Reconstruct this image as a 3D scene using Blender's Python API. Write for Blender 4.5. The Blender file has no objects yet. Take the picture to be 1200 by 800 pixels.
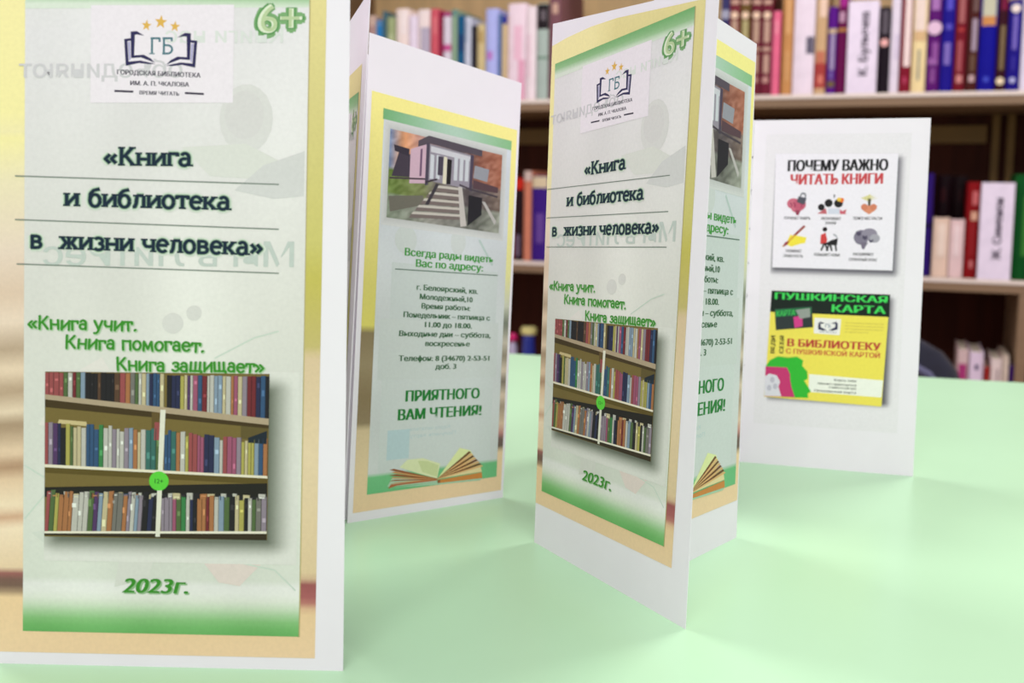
import bpy, bmesh, math, random
import numpy as np
from mathutils import Vector, Matrix

# ------------------------------------------------------------------ camera
F, PT, RO, H, HY = 1217.0, 0.10, 0.012, 0.147, 215.0   # focal px, pitch, roll, height, horizon row
SH = HY - 400 + F * math.tan(PT)
scene = bpy.context.scene
COL = scene.collection
cam_data = bpy.data.cameras.new('camera')
cam = bpy.data.objects.new('camera', cam_data)
COL.objects.link(cam)
cam_data.sensor_width = 36.0
cam_data.lens = 36.0 * F / 1200.0
cam_data.shift_y = SH / 1200.0
cam_data.clip_start = 0.01
cam.matrix_world = Matrix.Translation((0, 0, H)) @ Matrix.Rotation(math.pi / 2 - PT, 4, 'X') @ Matrix.Rotation(RO, 4, 'Z')
cam_data.dof.use_dof = True
cam_data.dof.focus_distance = 0.37
cam_data.dof.aperture_fstop = 14.0
scene.camera = cam

# ------------------------------------------------------------------ light
world = bpy.data.worlds.new('world')
scene.world = world
world.use_nodes = True
wb = world.node_tree.nodes['Background']
wb.inputs[0].default_value = (1.0, 0.95, 1.0, 1)
wb.inputs[1].default_value = 0.42
def area(name, loc, target, sx, sy, power, col=(1, 1, 1)):
    l = bpy.data.lights.new(name, 'AREA'); l.shape = 'RECTANGLE'; l.size = sx; l.size_y = sy
    l.energy = power; l.color = col
    o = bpy.data.objects.new(name, l); COL.objects.link(o); o.location = loc
    o.rotation_euler = (Vector(target) - Vector(loc)).to_track_quat('-Z', 'Y').to_euler()
    return o
area('ceiling_lamp_front', (0.1, -0.9, 1.75), (0.1, 0.9, 0.0), 1.6, 0.6, 20, (1.0, 0.965, 0.985))
area('ceiling_lamp_right', (1.1, 1.25, 1.9), (0.1, 0.4, 0.0), 0.7, 0.35, 17, (1.0, 0.965, 0.975))
area('ceiling_lamp_left', (-0.9, 1.25, 1.9), (0.2, 0.5, 0.0), 0.7, 0.35, 12, (1.0, 0.965, 0.975))
scene.view_settings.view_transform = 'Standard'
scene.view_settings.look = 'None'
scene.view_settings.gamma = 1.0
scene.view_settings.use_curve_mapping = False
scene.view_settings.exposure = 0.48

# ------------------------------------------------------------------ helpers
def lin(c):
    out = []
    for v in c[:3]:
        v = max(0.0, min(255.0, v)) / 255.0
        out.append(v / 12.92 if v <= 0.04045 else ((v + 0.055) / 1.055) ** 2.4)
    return (out[0], out[1], out[2], 1.0)

def mat(name, col, rough=0.6, noise=0.0, scale=20.0, spec=0.5, coat=0.0, stretch=(1, 1, 1), bump=0.0, sheen=0.0, metallic=0.0):
    m = bpy.data.materials.new(name); m.use_nodes = True
    nt = m.node_tree; b = nt.nodes['Principled BSDF']
    b.inputs['Roughness'].default_value = rough
    b.inputs['Specular IOR Level'].default_value = spec
    b.inputs['Coat Weight'].default_value = coat
    b.inputs['Metallic'].default_value = metallic
    L = lin(col)
    b.inputs['Base Color'].default_value = L
    if noise > 0 or bump > 0:
        tc = nt.nodes.new('ShaderNodeTexCoord'); mp = nt.nodes.new('ShaderNodeMapping')
        mp.inputs['Scale'].default_value = stretch
        nz = nt.nodes.new('ShaderNodeTexNoise'); nz.inputs['Scale'].default_value = scale; nz.inputs['Detail'].default_value = 4
        nt.links.new(tc.outputs['Object'], mp.inputs[0]); nt.links.new(mp.outputs[0], nz.inputs[0])
        if noise > 0:
            r = nt.nodes.new('ShaderNodeValToRGB')
            r.color_ramp.elements[0].position = 0.3; r.color_ramp.elements[1].position = 0.7
            r.color_ramp.elements[0].color = [v * (1 - noise) for v in L[:3]] + [1]
            r.color_ramp.elements[1].color = [min(1, v * (1 + noise)) for v in L[:3]] + [1]
            nt.links.new(nz.outputs[0], r.inputs[0]); nt.links.new(r.outputs[0], b.inputs['Base Color'])
        if bump > 0:
            bp = nt.nodes.new('ShaderNodeBump'); bp.inputs['Strength'].default_value = bump; bp.inputs['Distance'].default_value = 0.002
            nt.links.new(nz.outputs[0], bp.inputs['Height']); nt.links.new(bp.outputs[0], b.inputs['Normal'])
    return m

def ink_material():
    m = bpy.data.materials.new('printed_ink'); m.use_nodes = True
    nt = m.node_tree; b = nt.nodes['Principled BSDF']
    a = nt.nodes.new('ShaderNodeVertexColor'); a.layer_name = 'Col'
    nz = nt.nodes.new('ShaderNodeTexNoise'); nz.inputs['Scale'].default_value = 900; nz.inputs['Detail'].default_value = 2
    tc = nt.nodes.new('ShaderNodeTexCoord'); nt.links.new(tc.outputs['Object'], nz.inputs[0])
    mr = nt.nodes.new('ShaderNodeMapRange'); mr.inputs['To Min'].default_value = 0.93; mr.inputs['To Max'].default_value = 1.05
    nt.links.new(nz.outputs[0], mr.inputs[0])
    mx = nt.nodes.new('ShaderNodeMix'); mx.data_type = 'RGBA'; mx.blend_type = 'MULTIPLY'; mx.inputs[0].default_value = 1.0
    nt.links.new(a.outputs[0], mx.inputs[6]); nt.links.new(mr.outputs[0], mx.inputs[7])
    nt.links.new(mx.outputs[2], b.inputs['Base Color'])
    b.inputs['Roughness'].default_value = 0.6; b.inputs['Specular IOR Level'].default_value = 0.3
    return m
INK = ink_material()
PAPER = mat('white_paper', (241, 234, 242), 0.75, noise=0.012, scale=60, spec=0.25)

def obj_from(name, verts, faces, material, parent=None, cols=None, smooth=False, kind=None):
    me = bpy.data.meshes.new(name)
    me.from_pydata([tuple(v) for v in verts], [], faces)
    if cols is not None:
        at = me.color_attributes.new('Col', 'FLOAT_COLOR', 'POINT')
        at.data.foreach_set('color', np.array(cols, dtype=np.float32).ravel())
    me.materials.append(material)
    if smooth:
        for p in me.polygons: p.use_smooth = True
    me.update()
    o = bpy.data.objects.new(name, me); COL.objects.link(o)
    if parent is not None: o.parent = parent
    if kind: o['kind'] = kind
    return o

def from_bm(name, bm, material, parent=None, smooth=False):
    me = bpy.data.meshes.new(name); bm.to_mesh(me); bm.free()
    me.materials.append(material)
    if smooth:
        for p in me.polygons: p.use_smooth = True
    o = bpy.data.objects.new(name, me); COL.objects.link(o)
    if parent is not None: o.parent = parent
    return o

def box_bm(x0, x1, y0, y1, z0, z1, bevel=0.0, bm=None):
    b2 = bmesh.new()
    vs = [b2.verts.new((x, y, z)) for x in (x0, x1) for y in (y0, y1) for z in (z0, z1)]
    for f in ((0, 1, 3, 2), (4, 6, 7, 5), (0, 4, 5, 1), (2, 3, 7, 6), (0, 2, 6, 4), (1, 5, 7, 3)):
        b2.faces.new([vs[i] for i in f])
    if bevel > 0:
        bmesh.ops.bevel(b2, geom=list(b2.edges), offset=bevel, segments=2, affect='EDGES', profile=0.6)
    bmesh.ops.recalc_face_normals(b2, faces=b2.faces)
    if bm is None: return b2
    me = bpy.data.meshes.new('tmp'); b2.to_mesh(me); b2.free(); bm.from_mesh(me); bpy.data.meshes.remove(me)
    return bm

def lathe_bm(profile, n=28):
    bm = bmesh.new(); rings = []
    for r, z in profile:
        rings.append([bm.verts.new((r * math.cos(2 * math.pi * i / n), r * math.sin(2 * math.pi * i / n), z)) for i in range(n)])
    for a, b in zip(rings, rings[1:]):
        for i in range(n): bm.faces.new((a[i], a[(i + 1) % n], b[(i + 1) % n], b[i]))
    bm.faces.new(rings[0][::-1]); bm.faces.new(rings[-1])
    bmesh.ops.recalc_face_normals(bm, faces=bm.faces)
    return bm

def thing(name, label, cat, loc=(0, 0, 0), rotz=0.0, group=None):
    o = bpy.data.objects.new(name, None); COL.objects.link(o)
    o.location = loc; o.rotation_euler = (0, 0, rotz)
    o.empty_display_size = 0.03
    o['label'] = label; o['category'] = cat
    if group: o['group'] = group
    return o

# surveying helpers: the line of sight of a point of the photograph, cut by a real plane of the scene
CX, CY = 600.0, 400.0 + SH
EYE = np.array([0, 0, H])
def ray(px, py):
    dx, dy = px - CX, py - CY
    x = dx * math.cos(RO) + dy * math.sin(RO); y = -dx * math.sin(RO) + dy * math.cos(RO)
    c, s = math.cos(PT), math.sin(PT)
    return np.array([x, F * c - y * s, -F * s - y * c])
def on_table(px, py):
    d = ray(px, py); return EYE + d * (-H / d[2])
def above(B, px, py):
    d = ray(px, py); return EYE + d * ((B[0] * d[0] + B[1] * d[1]) / (d[0] ** 2 + d[1] ** 2))
def on_plane(a, n, px, py):
    d = ray(px, py); return EYE + d * (np.dot(a - EYE, n) / np.dot(d, n))
def V3(*a): return np.array(a, float)

# ------------------------------------------------------------------ setting: floor and wall
FLOOR_Z = -0.75
SB = math.radians(21)                       # the bookcase stands turned 21 degrees to the view
EB = V3(math.cos(SB), -math.sin(SB), 0)     # along its front
NB = V3(math.sin(SB), math.cos(SB), 0)      # into its depth
OB = V3(0.0, 2.2, 0.0)
floor_m = mat('linoleum_floor', (150, 120, 92), 0.5, noise=0.15, scale=8)
wall_m = mat('painted_wall', (214, 200, 178), 0.85, noise=0.03, scale=5)
o = obj_from('floor', [(-3, -1.5, FLOOR_Z), (4, -1.5, FLOOR_Z), (4, 4.5, FLOOR_Z), (-3, 4.5, FLOOR_Z),
                       (-3, -1.5, FLOOR_Z - .05), (4, -1.5, FLOOR_Z - .05), (4, 4.5, FLOOR_Z - .05), (-3, 4.5, FLOOR_Z - .05)],
             [(0, 1, 2, 3), (7, 6, 5, 4), (0, 4, 5, 1), (1, 5, 6, 2), (2, 6, 7, 3), (3, 7, 4, 0)], floor_m)
o['kind'] = 'structure'
def blk(a0, a1, d0, d1, z0, z1):            # a block in the bookcase's own axes -> world coordinates
    vs = [OB + EB * a + NB * d + V3(0, 0, z) for a in (a0, a1) for d in (d0, d1) for z in (z0, z1)]
    return vs, [(0, 1, 3, 2), (4, 6, 7, 5), (0, 4, 5, 1), (2, 3, 7, 6), (0, 2, 6, 4), (1, 5, 7, 3)]
v_, f_ = blk(-2.2, 2.2, 0.42, 0.52, FLOOR_Z, 2.1)
o = obj_from('wall_back', v_, f_, wall_m); o['kind'] = 'structure'

# ------------------------------------------------------------------ table
mint = mat('mint_laminate', (178, 217, 178), 0.3, noise=0.025, scale=9, spec=0.35, bump=0.02)
mint_edge = mat('mint_edge_band', (186, 222, 190), 0.5)
steel = mat('grey_steel', (150, 152, 155), 0.35, metallic=0.7)
e0, e1 = on_table(600, 414), on_table(1200, 448)
te = (e1 - e0) / np.linalg.norm(e1 - e0); tn = V3(-te[1], te[0], 0)
ta = math.atan2(te[1], te[0])
table = thing('library_table', 'mint green laminate table that the four folded brochures stand on', 'table', (e0[0], e0[1], FLOOR_Z), ta)
HT = -FLOOR_Z
from_bm('tabletop', box_bm(-0.9, 1.0, -1.05, 0, HT - .022, HT, 0.0015), mint, table)
bm = box_bm(-0.902, 1.002, -0.0004, 0.0012, HT - .021, HT - .001)
from_bm('edge_band', bm, mint_edge, table)
for lx in (-0.82, 0.92):
    for ly in (-0.97, -0.09):
        from_bm('leg', box_bm(lx - .02, lx + .02, ly - .02, ly + .02, 0.0, HT - .022, 0.003), steel, table)
from_bm('apron', box_bm(-0.8, 0.9, -0.11, -0.09, HT - .09, HT - .0225), steel, table)

# ------------------------------------------------------------------ lettering
_font_cache = {}
def glyphs(s, bold=0.0, res=3):
    key = (s, bold, res)
    if key in _font_cache: return _font_cache[key]
    cu = bpy.data.curves.new('t', 'FONT'); cu.body = s; cu.size = 1.0; cu.offset = bold; cu.resolution_u = res

    ob = bpy.data.objects.new('t', cu); COL.objects.link(ob)
    dg = bpy.context.evaluated_depsgraph_get(); dg.update()
    me = ob.evaluated_get(dg).to_mesh()
    vs = np.array([tuple(v.co) for v in me.vertices]).reshape(-1, 3); fs = [tuple(p.vertices) for p in me.polygons]
    ob.evaluated_get(dg).to_mesh_clear()
    bpy.data.objects.remove(ob); bpy.data.curves.remove(cu)
    vs = vs[:, :2]
    for i, ch in enumerate(s):          # the built-in font fills this letter badly: a ring and a stem
        if ch == 'ф':
            s2 = s.replace('ф', 'о'); x1 = glyphs(s2[:i + 1])[0][:, 0].max(); w = np.ptp(glyphs('о')[0][:, 0]); xc = x1 - w / 2
            vs, fs = glyphs(s2, bold, res); n = len(vs)
            vs = np.vstack([vs, [[xc - .05, -.2], [xc + .05, -.2], [xc + .05, .74], [xc - .05, .74]]]); fs = list(fs) + [(n, n + 1, n + 2, n + 3)]
    _font_cache[key] = (vs, fs)
    return _font_cache[key]
CAP = float(glyphs('Н')[0][:, 1].max())

# a small stroke alphabet (x-height = 1): used with slab serifs for the title and without for the hand-written lines
def arc(cx, cy, rx, ry, a0, a1, n=12):
    return [(cx + rx * math.cos(math.radians(a0 + (a1 - a0) * i / n)), cy + ry * math.sin(math.radians(a0 + (a1 - a0) * i / n))) for i in range(n + 1)]
G = {}
G['и'] = (.95, [[(.15, 0), (.15, 1)], [(.8, 0), (.8, 1)], [(.15, .08), (.8, .92)]], [(.15, 0), (.15, 1), (.8, 0), (.8, 1)])
G['н'] = (.95, [[(.15, 0), (.15, 1)], [(.8, 0), (.8, 1)], [(.15, .5), (.8, .5)]], [(.15, 0), (.15, 1), (.8, 0), (.8, 1)])
G['п'] = (.95, [[(.15, 0), (.15, 1)], [(.8, 0), (.8, 1)], [(.15, .95), (.8, .95)]], [(.15, 0), (.15, 1), (.8, 0), (.8, 1)])
G['г'] = (.75, [[(.18, 0), (.18, .95)], [(.1, .94), (.68, .94), (.68, .72)]], [(.18, 0)])
G['л'] = (.92, [[(.76, 0), (.76, .95)], [(.3, .94), (.76, .94)], [(.34, .95), (.28, .3), (.2, .06), (.06, .06)]], [(.76, 0), (.3, .98)])
G['к'] = (.9, [[(.15, 0), (.15, 1)], [(.15, .5), (.4, .5), (.7, .95)], [(.36, .5), (.74, .04)]], [(.15, 0), (.15, 1), (.74, 0), (.72, 1)])
G['К'] = (1.1, [[(.18, 0), (.18, 1.42)], [(.2, .62), (.42, .78), (.86, 1.38)], [(.42, .78), (.92, .04)]], [(.18, 0), (.18, 1.42), (.92, 0), (.86, 1.42)])
G['а'] = (.84, [[(.64, 0), (.64, .68)] , arc(.4, .66, .24, .32, 0, 150, 8), arc(.36, .3, .26, .27, 60, 300, 12), [(.5, .54), (.64, .56)], [(.5, .07), (.64, .2)]], [(.7, 0)])
G['б'] = (.9, [arc(.44, .47, .32, .47, 0, 360, 18), [(.12, .5), (.16, 1.0), (.36, 1.26), (.74, 1.38)]], [])
G['о'] = (.9, [arc(.44, .5, .33, .48, 0, 360, 18)], [])
G['т'] = (.86, [[(.42, 0), (.42, .95)], [(.06, .72), (.06, .94), (.78, .94), (.78, .72)]], [(.42, 0)])
G['е'] = (.84, [arc(.43, .5, .33, .47, 5, 318, 16), [(.12, .54), (.75, .54)]], [])
G['в'] = (.88, [[(.16, 0), (.16, 1)], [(.05, .95), (.45, .95)], [(.05, .05), (.45, .05)], arc(.42, .74, .24, .21, -90, 90, 8), arc(.44, .29, .28, .24, -90, 90, 8), [(.16, .53), (.44, .53)]], [])
G['ж'] = (1.25, [[(.6, 0), (.6, 1)], [(.6, .5), (.4, .52), (.14, .95)], [(.6, .5), (.8, .52), (1.06, .95)], [(.42, .5), (.1, .05)], [(.78, .5), (1.1, .05)]], [(.6, 0), (.6, 1), (.1, 0), (1.1, 0), (.14, 1), (1.06, 1)])
G['з'] = (.78, [arc(.36, .73, .26, .23, 150, -90, 10), arc(.36, .28, .3, .26, 90, -150, 10)], [])
G['ч'] = (.92, [[(.74, 0), (.74, 1)], [(.14, 1), (.14, .62), (.26, .42), (.5, .4), (.74, .48)]], [(.74, 0), (.74, 1), (.14, 1)])
G['щ'] = (1.3, [[(.15, 0), (.15, 1)], [(.58, 0), (.58, 1)], [(1.0, 0), (1.0, 1)], [(.15, .04), (1.16, .04), (1.16, -.28)]], [])
G['у'] = (.84, [[(.08, 1), (.42, .08)], [(.78, 1), (.34, -.22), (.18, -.36), (.02, -.34)]], [])
G['м'] = (1.08, [[(.14, 0), (.2, 1), (.53, .2), (.86, 1), (.94, 0)]], [])
G['Г'] = (1.0, [[(.22, 0), (.22, 1.36)], [(.1, 1.36), (.84, 1.36), (.84, 1.05)]], [(.22, 0)])
G['Б'] = (1.05, [[(.2, 0), (.2, 1.36)], [(.08, 1.36), (.84, 1.36), (.84, 1.1)], [(.08, .04), (.5, .04)], arc(.5, .4, .38, .36, -90, 90, 9), [(.2, .76), (.5, .76)]], [])
G['«'] = (.95, [[(.42, .85), (.12, .5), (.42, .15)], [(.8, .85), (.5, .5), (.8, .15)]], [])
G['»'] = (.95, [[(.12, .85), (.42, .5), (.12, .15)], [(.5, .85), (.8, .5), (.5, .15)]], [])
G['.'] = (.42, [[(.14, .02), (.2, .1)]], [])
G[' '] = (.55, [], [])

class Art:
    """flat print collected as coloured polygons in fractions (u, v) of a panel"""
    def __init__(self, panel, warp=None):
        self.p = panel; self.w = warp; self.layers = {}
    def _l(self, part):
        self.cnt = getattr(self, 'cnt', 0) + 1
        return self.layers.setdefault(part, ([], [], []))
    def poly(self, part, pts, col, k=1, cols=None):
        V, Fc, C = self._l(part); n = len(V)
        k = k + .004 * (self.cnt % 12)
        for i, (u, v) in enumerate(pts):
            V.append((u, v, k)); C.append(lin(cols[i] if cols else col))
        Fc.append(tuple(range(n, n + len(pts))))
    def rect(self, part, u0, v0, u1, v1, col, k=1, cols=None):
        self.poly(part, [(u0, v0), (u1, v0), (u1, v1), (u0, v1)], col, k, cols)
    def grid(self, part, u0, v0, u1, v1, nx, ny, fn, k=1):
        V, Fc, C = self._l(part); n = len(V)
        for j in range(ny + 1):
            for i in range(nx + 1):
                s, t = i / nx, j / ny; u = u0 + (u1 - u0) * s; v = v0 + (v1 - v0) * t
                V.append((u, v, k)); C.append(lin(fn(s, t)))
        for j in range(ny):
            for i in range(nx):
                a = n + j * (nx + 1) + i; Fc.append((a, a + 1, a + nx + 2, a + nx + 1))
    def mesh(self, part, vs, fs, col, k, org, ex, ey):
        V, Fc, C = self._l(part); n = len(V); c = lin(col)
        vs = [(org[0] + ex[0] * x + ey[0] * y, org[1] + ex[1] * x + ey[1] * y) for x, y in vs]
        for q, f in enumerate(fs):
            n = len(V)
            for i in f: V.append((vs[i][0], vs[i][1], k + .005 * (q % 7))); C.append(c)
            Fc.append(tuple(range(n, n + len(f))))
    def text(self, part, s, u0, u1, vb, cap, col, k=3, bold=0.0, res=3, vb1=None, mirror=False, shear=0.0, glow=None, up=None):
        """s fitted between u0 and u1 with baseline vb and capital height cap"""
        todo = []
        if glow: todo += [(glow[0] * math.cos(q * math.pi / 4), glow[0] * math.sin(q * math.pi / 4), glow[1], k - 1) for q in range(8)]
        todo += [(q, 0.0, col, k) for q in ((-bold, 0, bold) if bold > .004 else (0,))]
        for qi, (ox, oy, cc, kk) in enumerate(todo):
            kk = kk + .04 * (qi % 9)
            vs, fs = glyphs(s, 0.0, res)
            x0, x1 = vs[:, 0].min() - abs(bold), vs[:, 0].max() + abs(bold)
            vs = vs + np.array([[ox, oy]])
            X = (vs[:, 0] - x0) / (x1 - x0); Y = vs[:, 1] / CAP
            X = X + shear * Y * cap / (u1 - u0)
            if mirror: X = 1 - X
            dv = (vb1 - vb) if vb1 is not None else 0.0
            if up is None: self.mesh(part, zip(X, Y), fs, cc, kk, (u0, vb), (u1 - u0, dv), (0, cap))
            else: self.mesh(part, zip(X, Y), fs, cc, kk, up[0], up[1], up[2])
    def strokes(self, part, s, u0, u1, vb, xh, col, w=.2, serif=True, k=3, vb1=None, asp=1.0, jitter=0.0, seed=1):
        """s written in the stroke alphabet; xh: x-height in v; w: pen width in x-heights"""
        rnd = random.Random(seed); x = 0.0; segs = []
        for ch in s:
            adv, st, sf = G[ch]; jy = rnd.uniform(-jitter, jitter); jr = rnd.uniform(-jitter, jitter)
            def tr(q): return (x + q[0] + jr * q[1], q[1] + jy)
            segs.append(None)
            for ln in st: segs.append(([tr(q) for q in ln], w))
            if serif:
                for q in sf:
                    a = tr(q); yy = a[1] - w * .22 if q[1] > .5 else a[1] + w * .22
                    segs.append(([(a[0] - .22, yy), (a[0] + .22, yy)], w * .55))
            x += adv
        tot = x - .1; sx = (u1 - u0) / tot; dv = ((vb1 - vb) if vb1 is not None else 0.0)
        idx = 0; col_ = col
        for sg in segs:
            if sg is None: idx = 0; continue
            ln, ww = sg
            pos = []; hw = ww / 2
            for (x0, y0), (x1, y1) in zip(ln, ln[1:]):
                d = math.hypot(x1 - x0, y1 - y0)
                if d < 1e-6: continue
                nx, ny = -(y1 - y0) / d * hw, (x1 - x0) / d * hw
                pos.append([(x0 + nx, y0 + ny), (x0 - nx, y0 - ny), (x1 - nx, y1 - ny), (x1 + nx, y1 + ny)])
            joints = ln if not serif else ln[1:-1]
            for (cx, cy) in joints: pos.append([(cx + hw * math.cos(i * math.pi / 4), cy + hw * math.sin(i * math.pi / 4)) for i in range(8)])
            for P in pos:
                idx += 1
                self.poly(part, [(u0 + a * sx, vb + b * xh + dv * a / tot) for a, b in P], col, k + .005 * (idx % 24))
    def disc(self, part, u, v, ru, rv, col, k=3, n=18, a0=0, a1=360):
        self.poly(part, [(u + ru * math.cos(math.radians(a0 + (a1 - a0) * i / n)), v + rv * math.sin(math.radians(a0 + (a1 - a0) * i / n))) for i in range(n)], col, k)
    def line(self, part, pts, wu, wv, col, k=3):
        for qi, ((a, b), (c, d)) in enumerate(zip(pts, pts[1:])):
            if qi: k += .05
            L = math.hypot((c - a) / wu, (d - b) / wv) or 1
            nu, nv = -(d - b) / wv / L * wu / 2, (c - a) / wu / L * wv / 2
            self.poly(part, [(a + nu, b + nv), (a - nu, b - nv), (c - nu, d - nv), (c + nu, d + nv)], col, k)
    def shadow(self, part, u0, v0, u1, v1, du, dv, bg, dark, k=1, n=10):
        """printed drop shadow around a picture: nested frames that fade into the background colour"""
        U0, U1, W0, W1 = u0 - du * .02, u1 + du, v0 - dv * 1.3, v1 + dv * .1
        def fn(s_, t_):
            u, v = U0 + (U1 - U0) * s_, W0 + (W1 - W0) * t_
            ex = max(u - (u1 + du * .05), (u0 + du * .45) - u, 0) / du; ey = max((v0 - dv * .15) - v, v - (v1 - dv * .9), 0) / dv
            f = max(0.0, 1 - math.hypot(ex, ey) * 1.15) ** 1.4
            return tuple(bg[j] + (dark[j] - bg[j]) * f for j in range(3))
        self.grid(part, U0, W0, U1, W1, 44, 44, fn, k)
    def finish(self, parent, base):
        for part, (V, Fc, C) in self.layers.items():
            pts = []
            for u, v, k in V:
                if self.w: u, v = self.w(u, v)
                u, v = min(.999, max(.001, u)), min(.9985, max(.001, v))
                pts.append(self.p.at(u, v, 0.00007 * k) - base)
            P2 = [(u, v) for u, v, _ in V]; F2 = []
            for f in Fc:      # every printed face looks out of the paper
                s = sum(P2[f[i]][0] * P2[f[(i + 1) % len(f)]][1] - P2[f[(i + 1) % len(f)]][0] * P2[f[i]][1] for i in range(len(f)))
                F2.append(f if s > 0 else tuple(reversed(f)))
            Fc = F2
            o = obj_from(part.split('#')[0], pts, Fc, INK, parent, cols=C)

class Panel:
    def __init__(self, BL, BR, TL, TR, flip=False):
        self.q = [np.array(x, float) for x in (BL, BR, TL, TR)]
        n = np.cross(self.q[1] - self.q[0], self.q[2] - self.q[0]); n /= np.linalg.norm(n)
        # +n points to the reader when BL->BR runs left to right
        self.n = n if not flip else -n
        self.T = 0.00022
    def at(self, u, v, off=0.0):
        q = self.q
        return (q[0] * (1 - u) + q[1] * u) * (1 - v) + (q[2] * (1 - u) + q[3] * u) * v + self.n * off
    def build(self, name, parent, base):
        pts = []
        nu, nv = 4, 8
        for off in (0.0, -self.T):
            for j in range(nv + 1):
                for i in range(nu + 1): pts.append(self.at(i / nu, j / nv, off) - base)
        N = (nu + 1) * (nv + 1); fs = []
        for j in range(nv):
            for i in range(nu):
                a = j * (nu + 1) + i; fs.append((a, a + 1, a + nu + 2, a + nu + 1)); fs.append((N + a + nu + 1, N + a + nu + 2, N + a + 1, N + a))
        rim = [i for i in range(nu + 1)] + [j * (nu + 1) + nu for j in range(1, nv + 1)] + [nv * (nu + 1) + i for i in range(nu - 1, -1, -1)] + [j * (nu + 1) for j in range(nv - 1, 0, -1)]
        for a, b in zip(rim, rim[1:] + rim[:1]): fs.append((a, N + a, N + b, b))
        o = obj_from(name, pts, fs, PAPER, parent)
        return o

def quad(bl, br, tl, tr):
    BL, BR = on_table(*bl), on_table(*br); TL = above(BL, *tl)
    n = np.cross(BR - BL, TL - BL); TR = on_plane(BL, n / np.linalg.norm(n), *tr)
    return BL, BR, TL, TR

def bilin(src, dst):
    """inner frame rectangle src (u0,v0,u1,v1) carried to the four points dst BL, BR, TR, TL"""
    u0, v0, u1, v1 = src; (a, b, c, d) = [np.array(x, float) for x in dst]
    def w(u, v):
        s, t = (u - u0) / (u1 - u0), (v - v0) / (v1 - v0)
        p = (a * (1 - s) + b * s) * (1 - t) + (d * (1 - s) + c * s) * t
        return float(p[0]), float(p[1])
    return w

def ramp(stops, t):
    if t <= stops[0][0]: return stops[0][1]
    for (a, ca), (b, cb) in zip(stops, stops[1:]):
        if t <= b:
            s = (t - a) / (b - a) if b > a else 1
            return tuple(ca[i] + (cb[i] - ca[i]) * s for i in range(3))
    return stops[-1][1]

# ------------------------------------------------------------------ printed artwork
PEACH, YEL = (244, 210, 170), (249, 235, 172)
PAGES = [(0.0, PEACH), (.085, (243, 207, 163)), (.095, (120, 95, 80)), (.115, (128, 90, 82)), (.12, (176, 104, 100)), (.135, (186, 112, 106)), (.145, (150, 128, 105)),
         (.155, (235, 205, 170)), (.22, (250, 225, 196)), (.235, (214, 170, 140)), (.25, (248, 224, 194)), (.29, (232, 200, 168)), (.31, (178, 140, 112)), (.33, (238, 208, 178)),
         (.37, (170, 142, 116)), (.39, (236, 212, 186)), (.42, (186, 158, 132)), (.45, (240, 214, 188)), (.48, (190, 164, 140)), (.52, (240, 216, 196)), (.56, (226, 198, 176)), (.62, (236, 214, 196)), (.72, (240, 226, 190)), (.78, (249, 236, 170)), (1.0, YEL)]
RSTRIP = [(0.0, PEACH), (.07, (238, 204, 160)), (.085, (176, 100, 100)), (.11, (160, 88, 88)), (.12, (226, 200, 160)), (.3, (232, 208, 172)), (.44, (222, 196, 160)), (.455, (200, 184, 116)), (.55, (200, 188, 92)), (.6, (208, 198, 116)), (.8, (220, 206, 138)), (1.0, (236, 220, 156))]

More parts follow.
